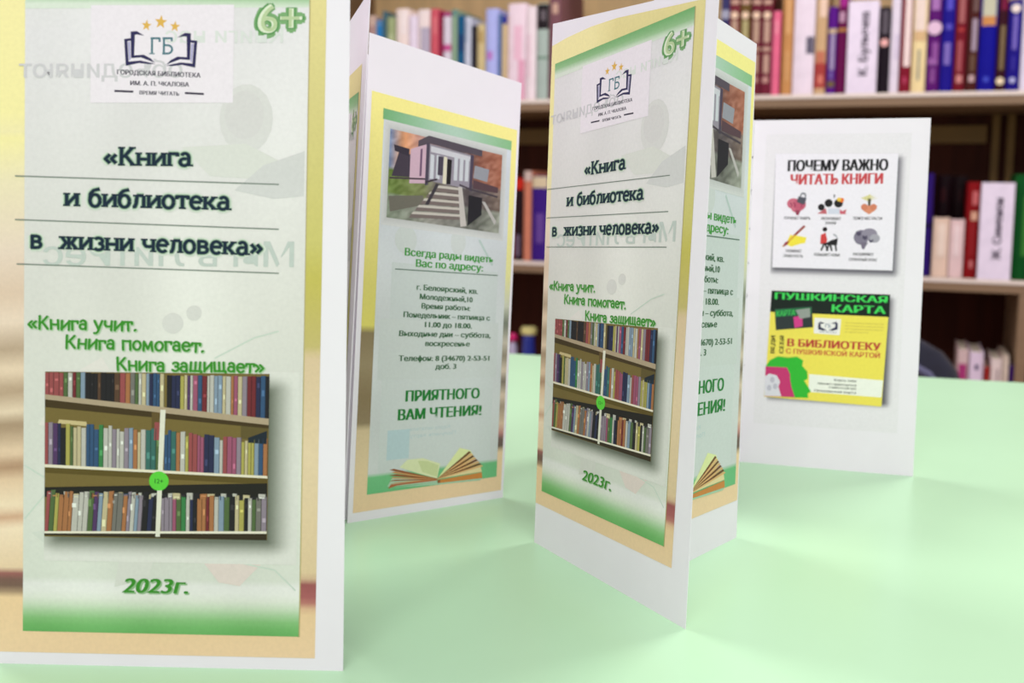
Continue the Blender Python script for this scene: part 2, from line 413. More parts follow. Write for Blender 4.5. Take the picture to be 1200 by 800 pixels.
def cover_art(panel, parent, base, warp=None):
    A = Art(panel, warp); P = 'printed_background'
    # blurred photograph of book pages that the whole sheet is printed with
    A.grid(P, 0.0, .0184, .9186, 1.03, 6, 110, lambda s, t: ramp(PAGES, t + .035 * (1 - s) * (1 if .12 < t < .75 else 0)) if s < .5 else ramp(RSTRIP, t), 1)
    A.rect(P, .866, .0500, .8745, .985, (190, 176, 124), 1.4)
    # pale green inner sheet with its gradient bar
    base_c = (225, 223, 217)
    rnd = random.Random(4)
    ph = [(rnd.uniform(2, 9), rnd.uniform(2, 14), rnd.uniform(0, 6), rnd.uniform(1, 3.5)) for _ in range(7)]
    def inner(s, t):
        n = sum(a * math.sin(fx * s * 2 + p + 1.7 * math.sin(fy * t)) for fx, fy, p, a in ph) * .8
        c = ramp([(0, (108, 176, 100)), (.018, (124, 186, 112)), (.05, (224, 228, 214)), (.075, (240, 236, 236)), (.085, (218, 220, 210)), (.5, (226, 223, 217)), (.93, (231, 226, 229)), (1.0, (229, 226, 226))], t)
        return tuple(x + n for x in c)
    A.grid(P, .0765, .0507, .871, .985, 24, 90, inner, 2)
    A.grid(P, .0765, .953, .871, .985, 8, 5, lambda s, t: ramp([(0, (222, 230, 216)), (.35, (150, 192, 140)), (1, (112, 172, 106))], t + .25 * (s - .5) - .15), 2.4)
    # botanical shapes, faint
    A.disc(P, .70, .80, .075, .048, (221, 218, 216), 2.5)
    A.disc(P, .695, .805, .055, .034, (218, 214, 213), 2.55)
    A.poly(P, [(.52, .76), (.70, .765), (.80, .74), (.76, .715), (.6, .72)], (222, 221, 215), 2.5)
    A.poly(P, [(.67, .70), (.75, .735), (.865, .755), (.865, .692), (.78, .688)], (214, 212, 211), 2.5)
    A.poly(P, [(.60, .215), (.72, .205), (.80, .18), (.70, .125), (.64, .13), (.58, .17)], (228, 212, 206), 2.5)
    A.poly(P, [(.10, .20), (.16, .205), (.28, .165), (.16, .175)], (214, 217, 208), 2.5)
    A.poly(P, [(.36, .18), (.47, .20), (.44, .135), (.34, .12)], (218, 217, 210), 2.5)
    A.poly(P, [(.2, .43), (.3, .46), (.37, .40), (.24, .35), (.12, .36)], (229, 222, 217), 2.5)
    for cx, cy, r in ((.5, .51, .03), (.56, .525, .022), (.22, .50, .03), (.82, .30, .04)): A.disc(P, cx, cy, r, r * .5, (219, 216, 212), 2.6)
    A.rect(P, .262, .822, .662, .957, (240, 230, 238), 2.8)     # white patch behind the emblem
    for a0, a1, b0, b1 in ((.08, .22, .36, .40), (.08, .3, .3, .2), (.62, .46, .8, .5), (.7, .16, .86, .12), (.78, .3, .86, .22)): A.line(P, [(a0, a1), ((a0 + b0) / 2 + .02, (a1 + b1) / 2 + .01), (b0, b1)], .004, .002, (205, 216, 204), 2.6)
    # lettering of the reverse side shining through, mirrored
    S = 'show_through'
    g = (207, 210, 206)
    A.text(S + '#1', 'Книги нас', .47, .80, .905, .022, (222, 224, 220), 2.9, bold=.012, mirror=True, res=2)
    A.text(S + '#2', 'объединяют', .06, .52, .857, .026, (210, 206, 210), 2.9, bold=.012, mirror=True, vb1=.857, res=2)
    A.text(S, 'Мы в ЛитРес', .13, .84, .592, .036, (196, 204, 198), 2.9, bold=.012, mirror=True, res=2)
    # emblem: open book, stars, letters
    E = 'library_emblem'; nv = (44, 40, 84)
    def lp(x, y): return (.2687 + (x - 0) * .000386 * 1.0, .8235 + (800 - y) * .0001995 * 1.0 - .007)   # crop pixels of the emblem study
    LU, LV = .3726 / 1067 * 1.0, .1547 / 800
    def lp(x, y): return (.2705 + x * LU, .8075 + (800 - y) * LV)
    for sgn in (1, -1):
        def m(x, y): return lp(537 + sgn * (x - 537), y + (14 if sgn < 0 else 0))
        A.poly(E, [m(295, 215), m(330, 222), m(325, 395), m(300, 405)], nv, 3)
        A.poly(E, [m(295, 215), m(345, 212), m(405, 245), m(345, 236), m(320, 240)], nv, 3)
        A.poly(E, [m(300, 405), m(325, 385), m(400, 380), m(380, 400)], nv, 3)
        A.poly(E, [m(380, 400), m(400, 380), m(455, 405), m(495, 440), m(440, 420)], nv, 3)
        A.poly(E, [m(243, 268), m(268, 270), m(282, 440), m(258, 460)], nv, 3)
        A.poly(E, [m(243, 268), m(300, 262), m(300, 280), m(262, 286)], nv, 3)
        A.poly(E, [m(258, 460), m(276, 430), m(375, 422), m(365, 440)], nv, 3)
        A.poly(E, [m(365, 440), m(375, 422), m(470, 440), m(495, 446), m(440, 448)], nv, 3)
        A.poly(E, [m(272, 290), m(292, 288), m(298, 412), m(284, 424)], (176, 170, 206), 2.95)
    for sx, sy, r in ((422, 172, 42), (537, 148, 52), (650, 180, 42)):
        A.poly(E, [lp(sx + (r if i % 2 == 0 else r * .42) * math.sin(i * math.pi / 5 + .1), sy - (r if i % 2 == 0 else r * .42) * math.cos(i * math.pi / 5 + .1)) for i in range(10)], (226, 178, 84), 3)
    a, b = lp(446, 376), lp(636, 376)
    A.strokes(E, 'ГБ', a[0], b[0], a[1], .0160, (70, 116, 128), w=.17, k=3)
    def lt(s, x0, x1, y, h, y1=None, **kw):
        p, q = lp(x0, y), lp(x1, y1 if y1 else y); A.text('emblem_lettering', s, p[0], q[0], p[1], h * LV, (34, 28, 54), 3, bold=.034, vb1=q[1], **kw)
    lt('ГОРОДСКАЯ БИБЛИОТЕКА', 188, 860, 520, 34, 545)
    lt('ИМ. А. П. ЧКАЛОВА', 295, 768, 598, 32, 610)
    lt('ВРЕМЯ ЧИТАТЬ', 370, 690, 665, 28, 675)
    for x0, x1, y0, y1 in ((168, 320, 640, 645), (735, 888, 655, 662)): A.line('emblem_lettering', [lp(x0, y0), lp(x1, y1)], .004, .0028, (44, 36, 60), 3)
    # age mark
    A.text('age_mark', '6+', .722, .858, .9165, .045, (94, 152, 88), 3.2, bold=.05, res=5, glow=(.09, (126, 172, 116)))
    A.text('age_mark', '6+', .728, .852, .9185, .041, (226, 234, 208), 3.6, bold=.015, res=5)
    A.text('age_mark', '6+', .736, .846, .9205, .037, (188, 206, 160), 3.9, bold=-.015, res=5)
    # title with its green glow
    dk = (18, 38, 58)
    for s, u0, u1, v, v1, gp in (('«Книга', .300, .545, .7345, .7335, 0), ('и библиотека', .190, .655, .6770, .6720, 0), ('в жизни человека»', .093, .750, .6165, .6080, .0)):
        if s.startswith('в '): s = 'в  жизни человека»'
        for w, c, k in ((.62, (220, 224, 214), 3.0), (.48, (204, 216, 200), 3.15), (.36, (160, 184, 160), 3.3), (.275, (96, 126, 108), 3.45), (.21, dk, 3.9)):
            A.strokes('title', s, u0, u1, v, .0182, c, w=w, k=k, vb1=v1)
    for y0, y1, a, b in ((.7191, .7083, .0499, .794), (.6572, .6452, .0503, .796), (.5937, .5828, .0556, .798)):
        A.line('ruled_line', [(a, y0), (b, y1)], .003, .0016, (120, 132, 122), 3.1)
    # green hand lettered lines
    gr = (58, 140, 40)
    for s, u0, u1, v, v1, sd in (('«Книга учит.', .086, .398, .5005, .4985, 3), ('Книга помогает.', .193, .590, .4725, .4695, 5), ('Книга защищает»', .340, .760, .4415, .4400, 7)):
        A.strokes('motto', s, u0 + .002, u1 + .002, v - .001, .0132, (176, 204, 166), w=.34, serif=False, k=3, vb1=v1 - .001, jitter=.05, seed=sd)
        A.strokes('motto', s, u0, u1, v, .0132, gr, w=.235, serif=False, k=3.4, vb1=v1, jitter=.05, seed=sd)
    A.text('year', '2023г.', .362, .552, .1125, .0225, gr, 3.4, bold=.03, shear=.5, res=4)
    A.text('year', '2023г.', .366, .556, .1105, .0225, (150, 186, 140), 3.1, bold=.035, shear=.5, res=4)
    # photograph of shelves
    shelf_photo(A, .1385, .1945, .7765, .4383, base_c)
    A.finish(parent, base)

PAL = {'r': (196, 82, 84), 'R': (150, 40, 50), 'k': (40, 34, 40), 'w': (226, 220, 208), 'g': (96, 128, 66), 'b': (52, 96, 150), 'n': (44, 48, 96), 'o': (214, 130, 70), 'p': (196, 90, 130), 'P': (98, 56, 120),
       'c': (236, 214, 160), 'y': (214, 200, 84), 't': (60, 130, 120), 'B': (110, 72, 48), 'l': (150, 176, 206), 'm': (170, 150, 170), 'G': (60, 160, 80), 'a': (140, 134, 126)}
PAL = {k_: tuple(.84 * (v_ * .8 + .2 * sum(c_) / 3) for v_ in c_) for k_, c_ in PAL.items()}
def shelf_photo(A, u0, v0, u1, v1, bg):
    P = 'printed_bookshelf_photo'
    A.shadow('photo_shadow', u0, v0, u1, v1, .085, .028, bg, (112, 116, 104), 2.7, 10)
    def L(x, y): return (u0 + (u1 - u0) * (x - 48) / 904.0, v1 + (v0 - v1) * (y - 55) / 680.0)
    def Q(x0, y0, x1, y1, x2, y2, x3, y3, col, k=4.2, cols=None): A.poly(P, [L(x0, y0), L(x1, y1), L(x2, y2), L(x3, y3)], col, k, cols)
    A.rect(P, u0, v0, u1, v1, (118, 100, 52), 4.0)
    rnd = random.Random(11)
    def row(seq, xa, xb, top, bot, jt, k=4.4, shift=0):
        n = len(seq); ws = [rnd.uniform(.7, 1.3) for _ in seq]; T = sum(ws); x = xa
        for ch, w in zip(seq, ws):
            x1 = x + (xb - xa) * w / T; c = PAL[ch]; t0 = (x - 48) / 904.0
            yt = top(x) - rnd.uniform(0, jt); yb = bot(x)
            s = shift * (yb - yt)
            Q(x + s, yt, x1 + s, yt + rnd.uniform(-2, 2), x1, bot(x1), x, yb, c, k)
            d = tuple(v * .62 for v in c)
            Q(x1 - 3 + s, yt, x1 + s, yt, x1, yb, x1 - 3, yb, d, k + .1)
            if rnd.random() < .55:
                yy = yt + (yb - yt) * rnd.uniform(.15, .7); hh = (yb - yt) * rnd.uniform(.06, .18); lc = tuple(min(235, v * 1.2 + 16) for v in c)
                Q(x + 4, yy, x1 - 5, yy, x1 - 5, yy + hh, x + 4, yy + hh, lc, k + .15)
            x = x1
    b1 = lambda x: 148 + (x - 48) / 904 * 88
    row('rrrrgwRglkkkBkkkBroagwclnbbc', 48, 530, lambda x: 60, b1, 4)
    row('knnycPwpbRwwllcwopcmRRnbk', 540, 952, lambda x: 68, b1, 6)
    Q(48, 148, 952, 236, 952, 262, 48, 168, (176, 156, 130), 4.6)
    Q(48, 168, 952, 262, 952, 276, 48, 200, (66, 50, 22), 4.3)
    Q(480, 215, 520, 215, 520, 300, 480, 300, (98, 78, 40), 4.31); Q(840, 262, 950, 272, 950, 320, 840, 320, (96, 82, 44), 4.31)
    A.poly(P, [L(105, 250), L(215, 258), L(222, 276), L(100, 266)], (204, 184, 136), 4.4)
    b2 = lambda x: 437 + (x - 48) / 904 * 36
    row('rmPnkygccwbbbGwwmwwmlocwttg', 48, 515, lambda x: 284 + (x - 48) * .05, b2, 26)
    row('bbtowyrrppnnlwrppmycyylbo', 532, 950, lambda x: 312 + (x - 540) * .07, b2, 26)
    A.poly(P, [L(492, 256), L(516, 256), L(516, 330), L(490, 330)], PAL['r'], 4.45); A.poly(P, [L(870, 315), L(945, 286), L(945, 340), L(870, 335)], (26, 36, 48), 4.45)
    Q(48, 435, 950, 470, 950, 480, 48, 447, (232, 222, 200), 4.6)
    Q(48, 447, 950, 480, 950, 505, 48, 470, (92, 76, 30), 4.3)
    Q(48, 530, 950, 500, 950, 570, 48, 570, (30, 26, 22), 4.35)
    b3 = lambda x: 716 - (x - 48) / 904 * 14
    row('rgyooowwwgPlcoaaomwlmknk', 48, 508, lambda x: 566, b3, 26, shift=.06)
    row('mmmpgGwnkooRowlgkcykwgam', 522, 950, lambda x: 574, b3, 22)
    row('wokwbckwkocwkwcbkowkcw', 60, 505, lambda x: 556, lambda x: 572, 12, 4.38)
    row('kwckwkockwkwkckw', 525, 945, lambda x: 556, lambda x: 572, 12, 4.38)
    Q(48, 713, 950, 698, 950, 708, 48, 722, (232, 224, 206), 4.6)
    Q(48, 722, 950, 708, 950, 735, 48, 730, (52, 40, 24), 4.55)
    Q(515, 205, 536, 205, 518, 728, 500, 728, (226, 222, 206), 4.8)
    c = L(512, 497); A.disc(P, c[0], c[1], .028, .0142, (92, 206, 60), 5.0, 24)
    A.text(P, '12+', c[0] - .012, c[0] + .012, c[1] - .0035, .007, (40, 110, 40), 5.2, bold=.02)

def back_art(panel, parent, base, warp=None):
    A = Art(panel, warp); P = 'printed_background'
    st = [(0, PEACH), (.12, (232, 206, 166)), (.205, (218, 194, 156)), (.215, (150, 130, 100)), (.28, (140, 120, 88)), (.36, (158, 140, 108)), (.44, (140, 122, 90)), (.45, (226, 214, 110)), (.55, (222, 210, 116)), (.7, (238, 224, 138)), (1, (250, 238, 150))]
    st2 = [(0, PEACH), (.115, (240, 208, 168)), (.125, (110, 92, 82)), (.15, (112, 88, 84)), (.16, (190, 128, 124)), (.19, (226, 196, 170)), (.24, (170, 150, 130)), (.27, (228, 206, 184)), (.31, (130, 118, 104)), (.34, (226, 206, 186)),
           (.38, (150, 138, 120)), (.42, (206, 196, 180)), (.47, (120, 124, 110)), (.52, (210, 210, 190)), (.6, (234, 228, 160)), (.8, (250, 238, 150)), (1, (252, 240, 152))]
    A.grid(P, .030, .020, .991, .889, 6, 110, lambda s, t: ramp(st, t) if s < .5 else ramp(st2, t), 1)
    def inner(s, t):
        n = 2.5 * math.sin(9 * s + 4 * math.sin(8 * t)) + 2 * math.sin(23 * t + 3 * s)
        c = ramp([(0, (110, 186, 128)), (.047, (116, 190, 132)), (.05, (212, 214, 214)), (.5, (213, 216, 217)), (.97, (214, 218, 228)), (1, (206, 226, 224))], t)
        return tuple(x + n for x in c)
    A.grid(P, .11, .0555, .9545, .859, 16, 90, inner, 2)
    A.grid(P, .1045, .839, .9545, .8605, 12, 1, lambda s, t: ramp([(0, (118, 176, 122)), (.45, (176, 206, 186)), (.6, (180, 208, 190)), (1, (138, 190, 138))], s), 2.3)
    # reverse side shining through
    S = 'show_through'
    A.rect(S, .2, .43, .9, .55, (205, 211, 210), 2.2); A.rect(S, .14, .30, .92, .43, (207, 212, 210), 2.25); A.rect(S, .17, .10, .9, .30, (209, 214, 213), 2.3)
    A.rect(S, .22, .125, .36, .19, (188, 208, 214), 2.5)
    A.text(S, 'Карта читателя', .36, .62, .185, .008, (186, 204, 208), 2.6, mirror=True); A.text(S, 'Получить карту', .36, .66, .17, .008, (186, 204, 208), 2.6, mirror=True)
    A.disc(S, .28, .60, .07, .03, (205, 210, 208), 2.5); A.disc(S, .62, .61, .05, .03, (206, 210, 209), 2.5); A.line(S, [(.76, .62), (.86, .565)], .012, .006, (184, 200, 196), 2.5)
    entrance_photo(A, .152, .641, .893, .823)
    T = 'lettering'; gr = (64, 150, 60); dg = (74, 112, 78)
    A.text(T, 'Всегда рады видеть', .276, .866, .5665, .0165, gr, 3, bold=.042, vb1=.571)
    A.text(T, 'Вас по адресу:', .349, .796, .545, .0165, gr, 3, bold=.042, vb1=.549)
    A.line(T, [(.221, .536), (.899, .5425)], .004, .0022, (96, 120, 106), 3)
    rows = [('г. Белоярский, кв.', .361, .768, .4955, 0), ('Молодежный,10', .384, .735, .4755, 0), ('Время работы:', .398, .722, .4555, 0), ('Понедельник – пятница с', .286, .860, .4350, 0),
            ('11.00 до 18.00.', .425, .738, .4150, 0), ('Выходные дни – суббота,', .262, .868, .3940, .2), ('воскресенье', .432, .728, .3730, .2), ('Телефон: 8 (34670) 2-53-51', .268, .868, .3400, 0), ('доб. 3', .505, .645, .3215, 0)]
    for s, a, b, v, sh in rows: A.text(T, s, a, b, v, .0122, (58, 100, 66), 3, bold=.045, shear=sh)
    A.text(T, 'ПРИЯТНОГО', .322, .812, .2510, .0245, (30, 124, 50), 3, bold=.055)
    A.text(T, 'ВАМ ЧТЕНИЯ!', .279, .830, .2105, .0245, (30, 124, 50), 3, bold=.055)
    # open book picture
    B = 'open_book_picture'
    def m(x, y): return (.112 + (x - 5) / 812.0 * .848, .0555 + (578 - (y + (x - 5) * .13)) / 800 * .205)
    def pl(pts, c, k): A.poly(B, [m(*q) for q in pts], c, k)
    pl([(120, 520), (425, 500), (425, 468), (150, 440)], (176, 202, 176), 3.0); pl([(425, 500), (720, 478), (700, 500), (425, 520), (140, 530)], (168, 206, 176), 3.0)
    pl([(190, 355), (235, 290), (330, 278), (440, 330), (425, 465), (300, 410)], (224, 228, 184), 3.1)
    pl([(300, 300), (360, 306), (430, 345), (425, 450), (330, 400)], (206, 214, 160), 3.2)
    for i in range(7):
        y = 365 + i * 24; pl([(130 + (i % 2) * 12, y + 10), (155 + (i % 3) * 8, y), (425, 466), (425, 474)], ((206, 150, 96) if i % 2 else (150, 84, 48)), 3.25 + i * .03)
    pl([(128, 535), (140, 500), (425, 470), (425, 482), (180, 510)], (182, 104, 66), 3.5)
    pl([(425, 470), (560, 190), (630, 215), (655, 270), (640, 330)], (226, 232, 170), 3.1)
    for i in range(8):
        x, y = 622 + i * 12, 222 + i * 19; pl([(425, 466), (x, y), (x + 14, y + 12), (428, 474)], ((224, 178, 120) if i % 2 else (112, 66, 36)), 3.2 + i * .04)
    pl([(430, 470), (700, 355), (712, 420), (560, 445)], (230, 212, 160), 3.3); pl([(428, 480), (712, 425), (716, 480), (430, 508)], (206, 134, 66), 3.6); pl([(428, 480), (445, 474), (445, 505), (430, 508)], (150, 92, 52), 3.65)
    A.finish(parent, base)

def entrance_photo(A, u0, v0, u1, v1):
    P = 'printed_entrance_photo'
    def L(x, y): return (u0 + (u1 - u0) * (x - 65) / 560.0, v1 + (v0 - v1) * ((y - (x - 65) * .12) - 78) / 420.0)
    def pl(pts, c, k): A.poly(P, [L(*q) for q in pts], c, k)
    for i in range(5): 
        e = (4 - i) * .008; A.rect(P, u0 - e, v0 - e * .5, u1 + e, v1 + e * .5, tuple(212 - i * 5 for _ in range(3)), 2.6 + i * .06)
    rnd = random.Random(3)
    def bgf(s, t):
        n = rnd.uniform(-22, 22)
        if t > .55: c = ramp([(0, (120, 140, 180)), (.12, (226, 156, 110)), (.25, (200, 150, 140)), (.6, (90, 84, 92)), (.8, (150, 96, 80)), (1, (170, 106, 84))], s)
        elif t > .28: c = ramp([(0, (106, 128, 60)), (.3, (120, 126, 80)), (.4, (120, 112, 104)), (.75, (90, 80, 84)), (1, (130, 110, 100))], s)
        else: c = ramp([(0, (130, 140, 122)), (.4, (150, 146, 140)), (.75, (96, 96, 90)), (1, (160, 162, 150))], s)
        return tuple(x + n for x in c)
    A.grid(P, u0, v0, u1, v1, 30, 24, bgf, 3.0)
    pl([(85, 150), (160, 165), (158, 200), (90, 180)], (54, 46, 60), 3.2)
    pl([(110, 185), (165, 190), (165, 300), (80, 300)], (66, 56, 70), 3.15)
    pl([(165, 165), (245, 130), (245, 325), (165, 330)], (206, 172, 190), 3.2); pl([(212, 160), (222, 156), (222, 290), (212, 292)], (110, 80, 110), 3.3)
    pl([(200, 120), (250, 90), (520, 132), (520, 165), (255, 128), (200, 150)], (84, 74, 86), 3.4)
    pl([(255, 130), (470, 165), (465, 340), (255, 310)], (150, 142, 156), 3.25)
    pl([(262, 140), (460, 172), (458, 196), (262, 168)], (206, 204, 212), 3.3)
    for x in (262, 292, 380, 408, 436): pl([(x, 180), (x + 18, 183), (x + 18, 300), (x, 300)], (204, 206, 214), 3.35)
    pl([(300, 185), (325, 188), (325, 280), (300, 280)], (70, 62, 78), 3.4)
    pl([(328, 185), (344, 187), (344, 322), (326, 320)], (222, 214, 192), 3.45); pl([(345, 195), (368, 198), (366, 322), (345, 322)], (26, 20, 24), 3.45)
    pl([(240, 125), (256, 128), (256, 330), (240, 335)], (74, 66, 84), 3.5); pl([(462, 160), (478, 165), (474, 350), (460, 345)], (74, 64, 84), 3.5)
    pl([(485, 215), (560, 230), (552, 295), (480, 280)], (150, 150, 160), 3.5)
    pl([(480, 290), (610, 320), (610, 350), (480, 335)], (86, 62, 70), 3.4)
    for i in range(5):
        y = 330 + i * 34; w = i * 26
        pl([(295 - w, y), (405 + w * .2, y + 6), (408 + w * .2, y + 18), (285 - w, y + 12)], (198, 190, 182), 3.5); pl([(285 - w, y + 12), (408 + w * .2, y + 18), (408 + w * .2, y + 34), (275 - w, y + 30)], (120, 106, 104), 3.45)
    pl([(245, 430), (295, 320), (310, 325), (262, 430)], (60, 54, 62), 3.6); pl([(405, 330), (425, 332), (455, 530), (425, 535)], (196, 188, 184), 3.7)
    pl([(460, 370), (530, 380), (530, 470), (460, 530)], (30, 26, 34), 3.6); pl([(530, 400), (545, 400), (608, 500), (600, 520)], (188, 182, 180), 3.65)
    pl([(70, 395), (235, 385), (240, 430), (80, 470)], (110, 106, 96), 3.4); pl([(70, 305), (240, 300), (240, 308), (70, 313)], (70, 56, 66), 3.6)
    A.line(P, [L(240, 320), L(300, 300)], .008, .004, (60, 50, 60), 3.7); A.line(P, [L(410, 320), L(470, 340), L(610, 370)], .008, .004, (70, 60, 70), 3.75)

def info_art(panel, parent, base):
    A = Art(panel); C1 = 'printed_infographic'
    bg = (236, 232, 238)
    A.rect('pasted_page_tone', .07, .12, .9, .96, (237, 231, 237), .6)
    A.shadow('infographic_shadow', .1309, .5764, .8309, .9046, .05, .02, (237, 231, 237), (112, 108, 118), 1, 9)
    A.poly(C1, [(.1409, .5800), (.8296, .5801), (.8309, .9038), (.1309, .9046)], (243, 236, 246), 2.5)
    def L(x, y): return (.136 + (x - 36) / 714.0 * .695, .577 + (738 - y - (x - 36) * .0) / 690.0 * .3275)
    def tx(s, x0, x1, y, h, col, bold=.03, y1=None, k=3):
        a, b = L(x0, y), L(x1, y1 or y); A.text('infographic_lettering', s, a[0], b[0], a[1], h * .3275 / 690, col, k, bold=bold, vb1=b[1])
    tx('ПОЧЕМУ ВАЖНО', 106, 696, 152, 66, (24, 20, 26), .062, 146); tx('ЧИТАТЬ КНИГИ', 126, 670, 232, 62, (206, 74, 80), .062, 224)
    for s, a, b, y in (('УЛУЧШАЮТ ПАМЯТЬ', 98, 256, 440), ('УВЕЛИЧИВАЮТ', 318, 436, 440), ('ЗНАНИЯ', 345, 408, 466), ('ПОМОГАЮТ РАСТИ', 508, 674, 436),
                       ('РАЗВИВАЮТ', 120, 214, 638), ('ГРАМОТНОСТЬ', 104, 222, 668), ('ПОВЫШАЮТ НАВЫК', 288, 442, 656), ('РАСШИРЯЮТ', 518, 636, 648), ('СЛОВАРНЫЙ ЗАПАС', 494, 658, 680)):
        tx(s, a, b, y, 17, (34, 26, 34), .03)
    def pl(pts, c, k=3, part='infographic_icon'): A.poly(part, [L(*q) for q in pts], c, k)
    def dc(x, y, r, c, k=3, ry=None):
        u, v = L(x, y); A.disc('infographic_icon', u, v, r / 714 * .695, (ry or r) / 690 * .3275, c, k)
    # pink brain with a padlock
    dc(150, 345, 38, (204, 108, 130), ry=32); dc(188, 350, 38, (196, 92, 118), 3.1, ry=36); dc(172, 372, 34, (208, 112, 134), 3.05, ry=26); pl([(160, 385), (196, 385), (184, 414), (172, 414)], (150, 60, 84), 3.1)
    for a in (130, 150, 190): A.line('infographic_icon', [L(a, 340), L(a + 14, 352), L(a + 6, 368)], .004, .003, (150, 50, 80), 3.3)
    pl([(180, 300), (228, 312), (216, 352), (170, 335)], (84, 84, 96), 3.4); A.line('infographic_icon', [L(190, 300), L(200, 282), L(222, 288), L(220, 312)], .008, .005, (130, 130, 140), 3.45)
    # cards and vocabulary
    dc(318, 365, 20, (34, 28, 34)); dc(360, 340, 24, (28, 22, 28)); dc(418, 340, 26, (28, 22, 28)); dc(436, 322, 14, (236, 120, 50), 3.1); dc(420, 318, 12, (240, 200, 80), 3.15); pl([(388, 288), (396, 288), (394, 308), (388, 308)], (30, 24, 34))
    pl([(296, 404), (345, 370), (352, 404)], (196, 100, 110)); pl([(358, 372), (426, 372), (426, 404), (358, 404)], (214, 216, 232), 3.2); pl([(428, 376), (468, 404), (428, 404)], (206, 90, 110)); pl([(446, 384), (466, 376), (460, 404)], (200, 90, 100))
    # sprouting pot
    pl([(548, 352), (644, 352), (628, 384), (598, 404), (566, 384)], (222, 142, 110)); dc(570, 362, 20, (214, 130, 100), 3.1); dc(622, 362, 20, (214, 130, 100), 3.1); pl([(588, 312), (606, 312), (604, 352), (590, 352)], (80, 76, 60), 3.2)
    for a in range(-3, 4): pl([(596, 330), (590 + a * 14, 290 + abs(a) * 6), (602 + a * 14, 286 + abs(a) * 6)], (216, 206, 120), 3.05 + .01 * a)
    # yellow map and pencil
    pl([(128, 560), (140, 532), (190, 538), (238, 546), (232, 580), (200, 586), (150, 604), (118, 590)], (246, 226, 70)); pl([(96, 600), (218, 474), (230, 482), (120, 592), (100, 608)], (226, 176, 60), 3.2); pl([(160, 532), (218, 474), (230, 480), (176, 534)], (150, 36, 50), 3.3); pl([(98, 606), (112, 576), (140, 572), (120, 596)], (150, 30, 60), 3.3)
    # reader at a desk
    dc(345, 496, 14, (40, 28, 34)); pl([(322, 530), (350, 515), (362, 560), (356, 584), (322, 584)], (212, 66, 66)); pl([(322, 584), (360, 575), (386, 560), (424, 548), (420, 590), (376, 590)], (30, 24, 30), 3.1)
    for x0, x1 in ((345, 328), (350, 368), (380, 392), (410, 418), (376, 360)): A.line('infographic_icon', [L(x0, 582), L(x1, 624)], .010, .006, (40, 34, 40), 3.15)
    A.line('infographic_icon', [L(396, 524), L(416, 536), L(420, 550)], .006, .004, (160, 160, 170), 3.2)
    # grey brain
    dc(560, 540, 44, (130, 122, 142), ry=44); dc(606, 520, 46, (146, 138, 156), 3.05, ry=34); dc(638, 544, 30, (170, 166, 178), 3.1, ry=26); pl([(556, 570), (600, 570), (578, 612), (566, 606)], (120, 110, 130), 3.1)
    for i in range(8):
        a, b = 530 + (i * 37) % 110, 505 + (i * 23) % 62; A.line('infographic_icon', [L(a, b), L(a + 12, b + 10), L(a + 26, b + 2)], .004, .003, (74, 66, 92), 3.3)
    # second card
    C2 = 'printed_pushkin_card'
    A.shadow('card_shadow', .142, .206, .8172, .5123, .05, .02, (237, 231, 237), (104, 100, 108), 1, 9)
    def K(x, y): return (.1385 + (x - 72) / 728.0 * .679 + (y - 60) * .000012, .5125 - (y - 55 - (x - 72) * .034) / 640.0 * .3065)
    def kp(pts, c, k=3): A.poly(C2, [K(*q) for q in pts], c, k)
    kp([(78, 55), (806, 80), (778, 745), (52, 705)], (244, 226, 92), 2.5)
    kp([(78, 55), (806, 80), (806, 212), (72, 184)], (16, 30, 24), 2.7)
    def kt(s, x0, x1, y, h, c, bold=.04, y1=None, k=3): 
        a, b = K(x0, y), K(x1, y1 or y + (x1 - x0) * .034); A.text('card_lettering', s, a[0], b[0], a[1], h / 640 * .3065, c, k, bold=bold, vb1=b[1])
    kt('ПУШКИНСКАЯ', 98, 792, 106, 40, (66, 216, 92)); kt('КАРТА', 455, 784, 182, 44, (66, 216, 92))
    kp([(100, 166), (334, 150), (344, 276), (112, 296)], (46, 54, 56), 2.9); kp([(104, 170), (330, 154), (332, 196), (106, 216)], (34, 110, 66), 2.95); kp([(220, 215), (275, 205), (280, 270), (230, 282)], (214, 62, 140), 3.0); kp([(232, 172), (320, 160), (326, 214), (262, 226)], (150, 156, 150), 3.0)
    kt('КАРТА', 112, 230, 212, 34, (70, 200, 90), .02, 204, 3.1)
    kp([(352, 218), (516, 226), (510, 322), (350, 312)], (242, 238, 236), 2.9)
    for sg in (1, -1):
        def b(x, y): return (436 + sg * x, y)
        kp([b(-60, 250), b(-46, 246), b(-44, 282), b(-60, 288)], (44, 44, 80)); kp([b(-60, 288), b(-46, 274), b(-6, 292), b(-30, 296)], (44, 44, 80)); kp([b(-56, 240), b(-20, 250), b(-40, 256)], (44, 44, 80))
    kt('ГБ', 420, 454, 276, 22, (90, 110, 140), .02); kt('БИБЛИОТЕКА', 386, 492, 306, 8, (120, 130, 150), .02)
    for i in range(4): kt('при поддержке министерства', 540, 772 - 90 * (i == 3), 250 + i * 18, 8, (206, 186, 90), .01)
    for s, x in (('ВЕДИ', 108), ('СЕБЯ', 164)):
        a = K(x, 438); A.text('card_lettering', s, 0, 1, 0, 1, (52, 44, 24), 3, bold=.05, up=(a, (0, .052), (-.024, 0)))
    kt('В БИБЛИОТЕКУ', 186, 762, 392, 46, (190, 60, 56), .05); kt('С ПУШКИНСКОЙ КАРТОЙ', 180, 758, 436, 30, (206, 96, 62), .04)
    kp([(330, 560), (782, 588), (776, 690), (330, 668)], (246, 246, 236), 2.8)
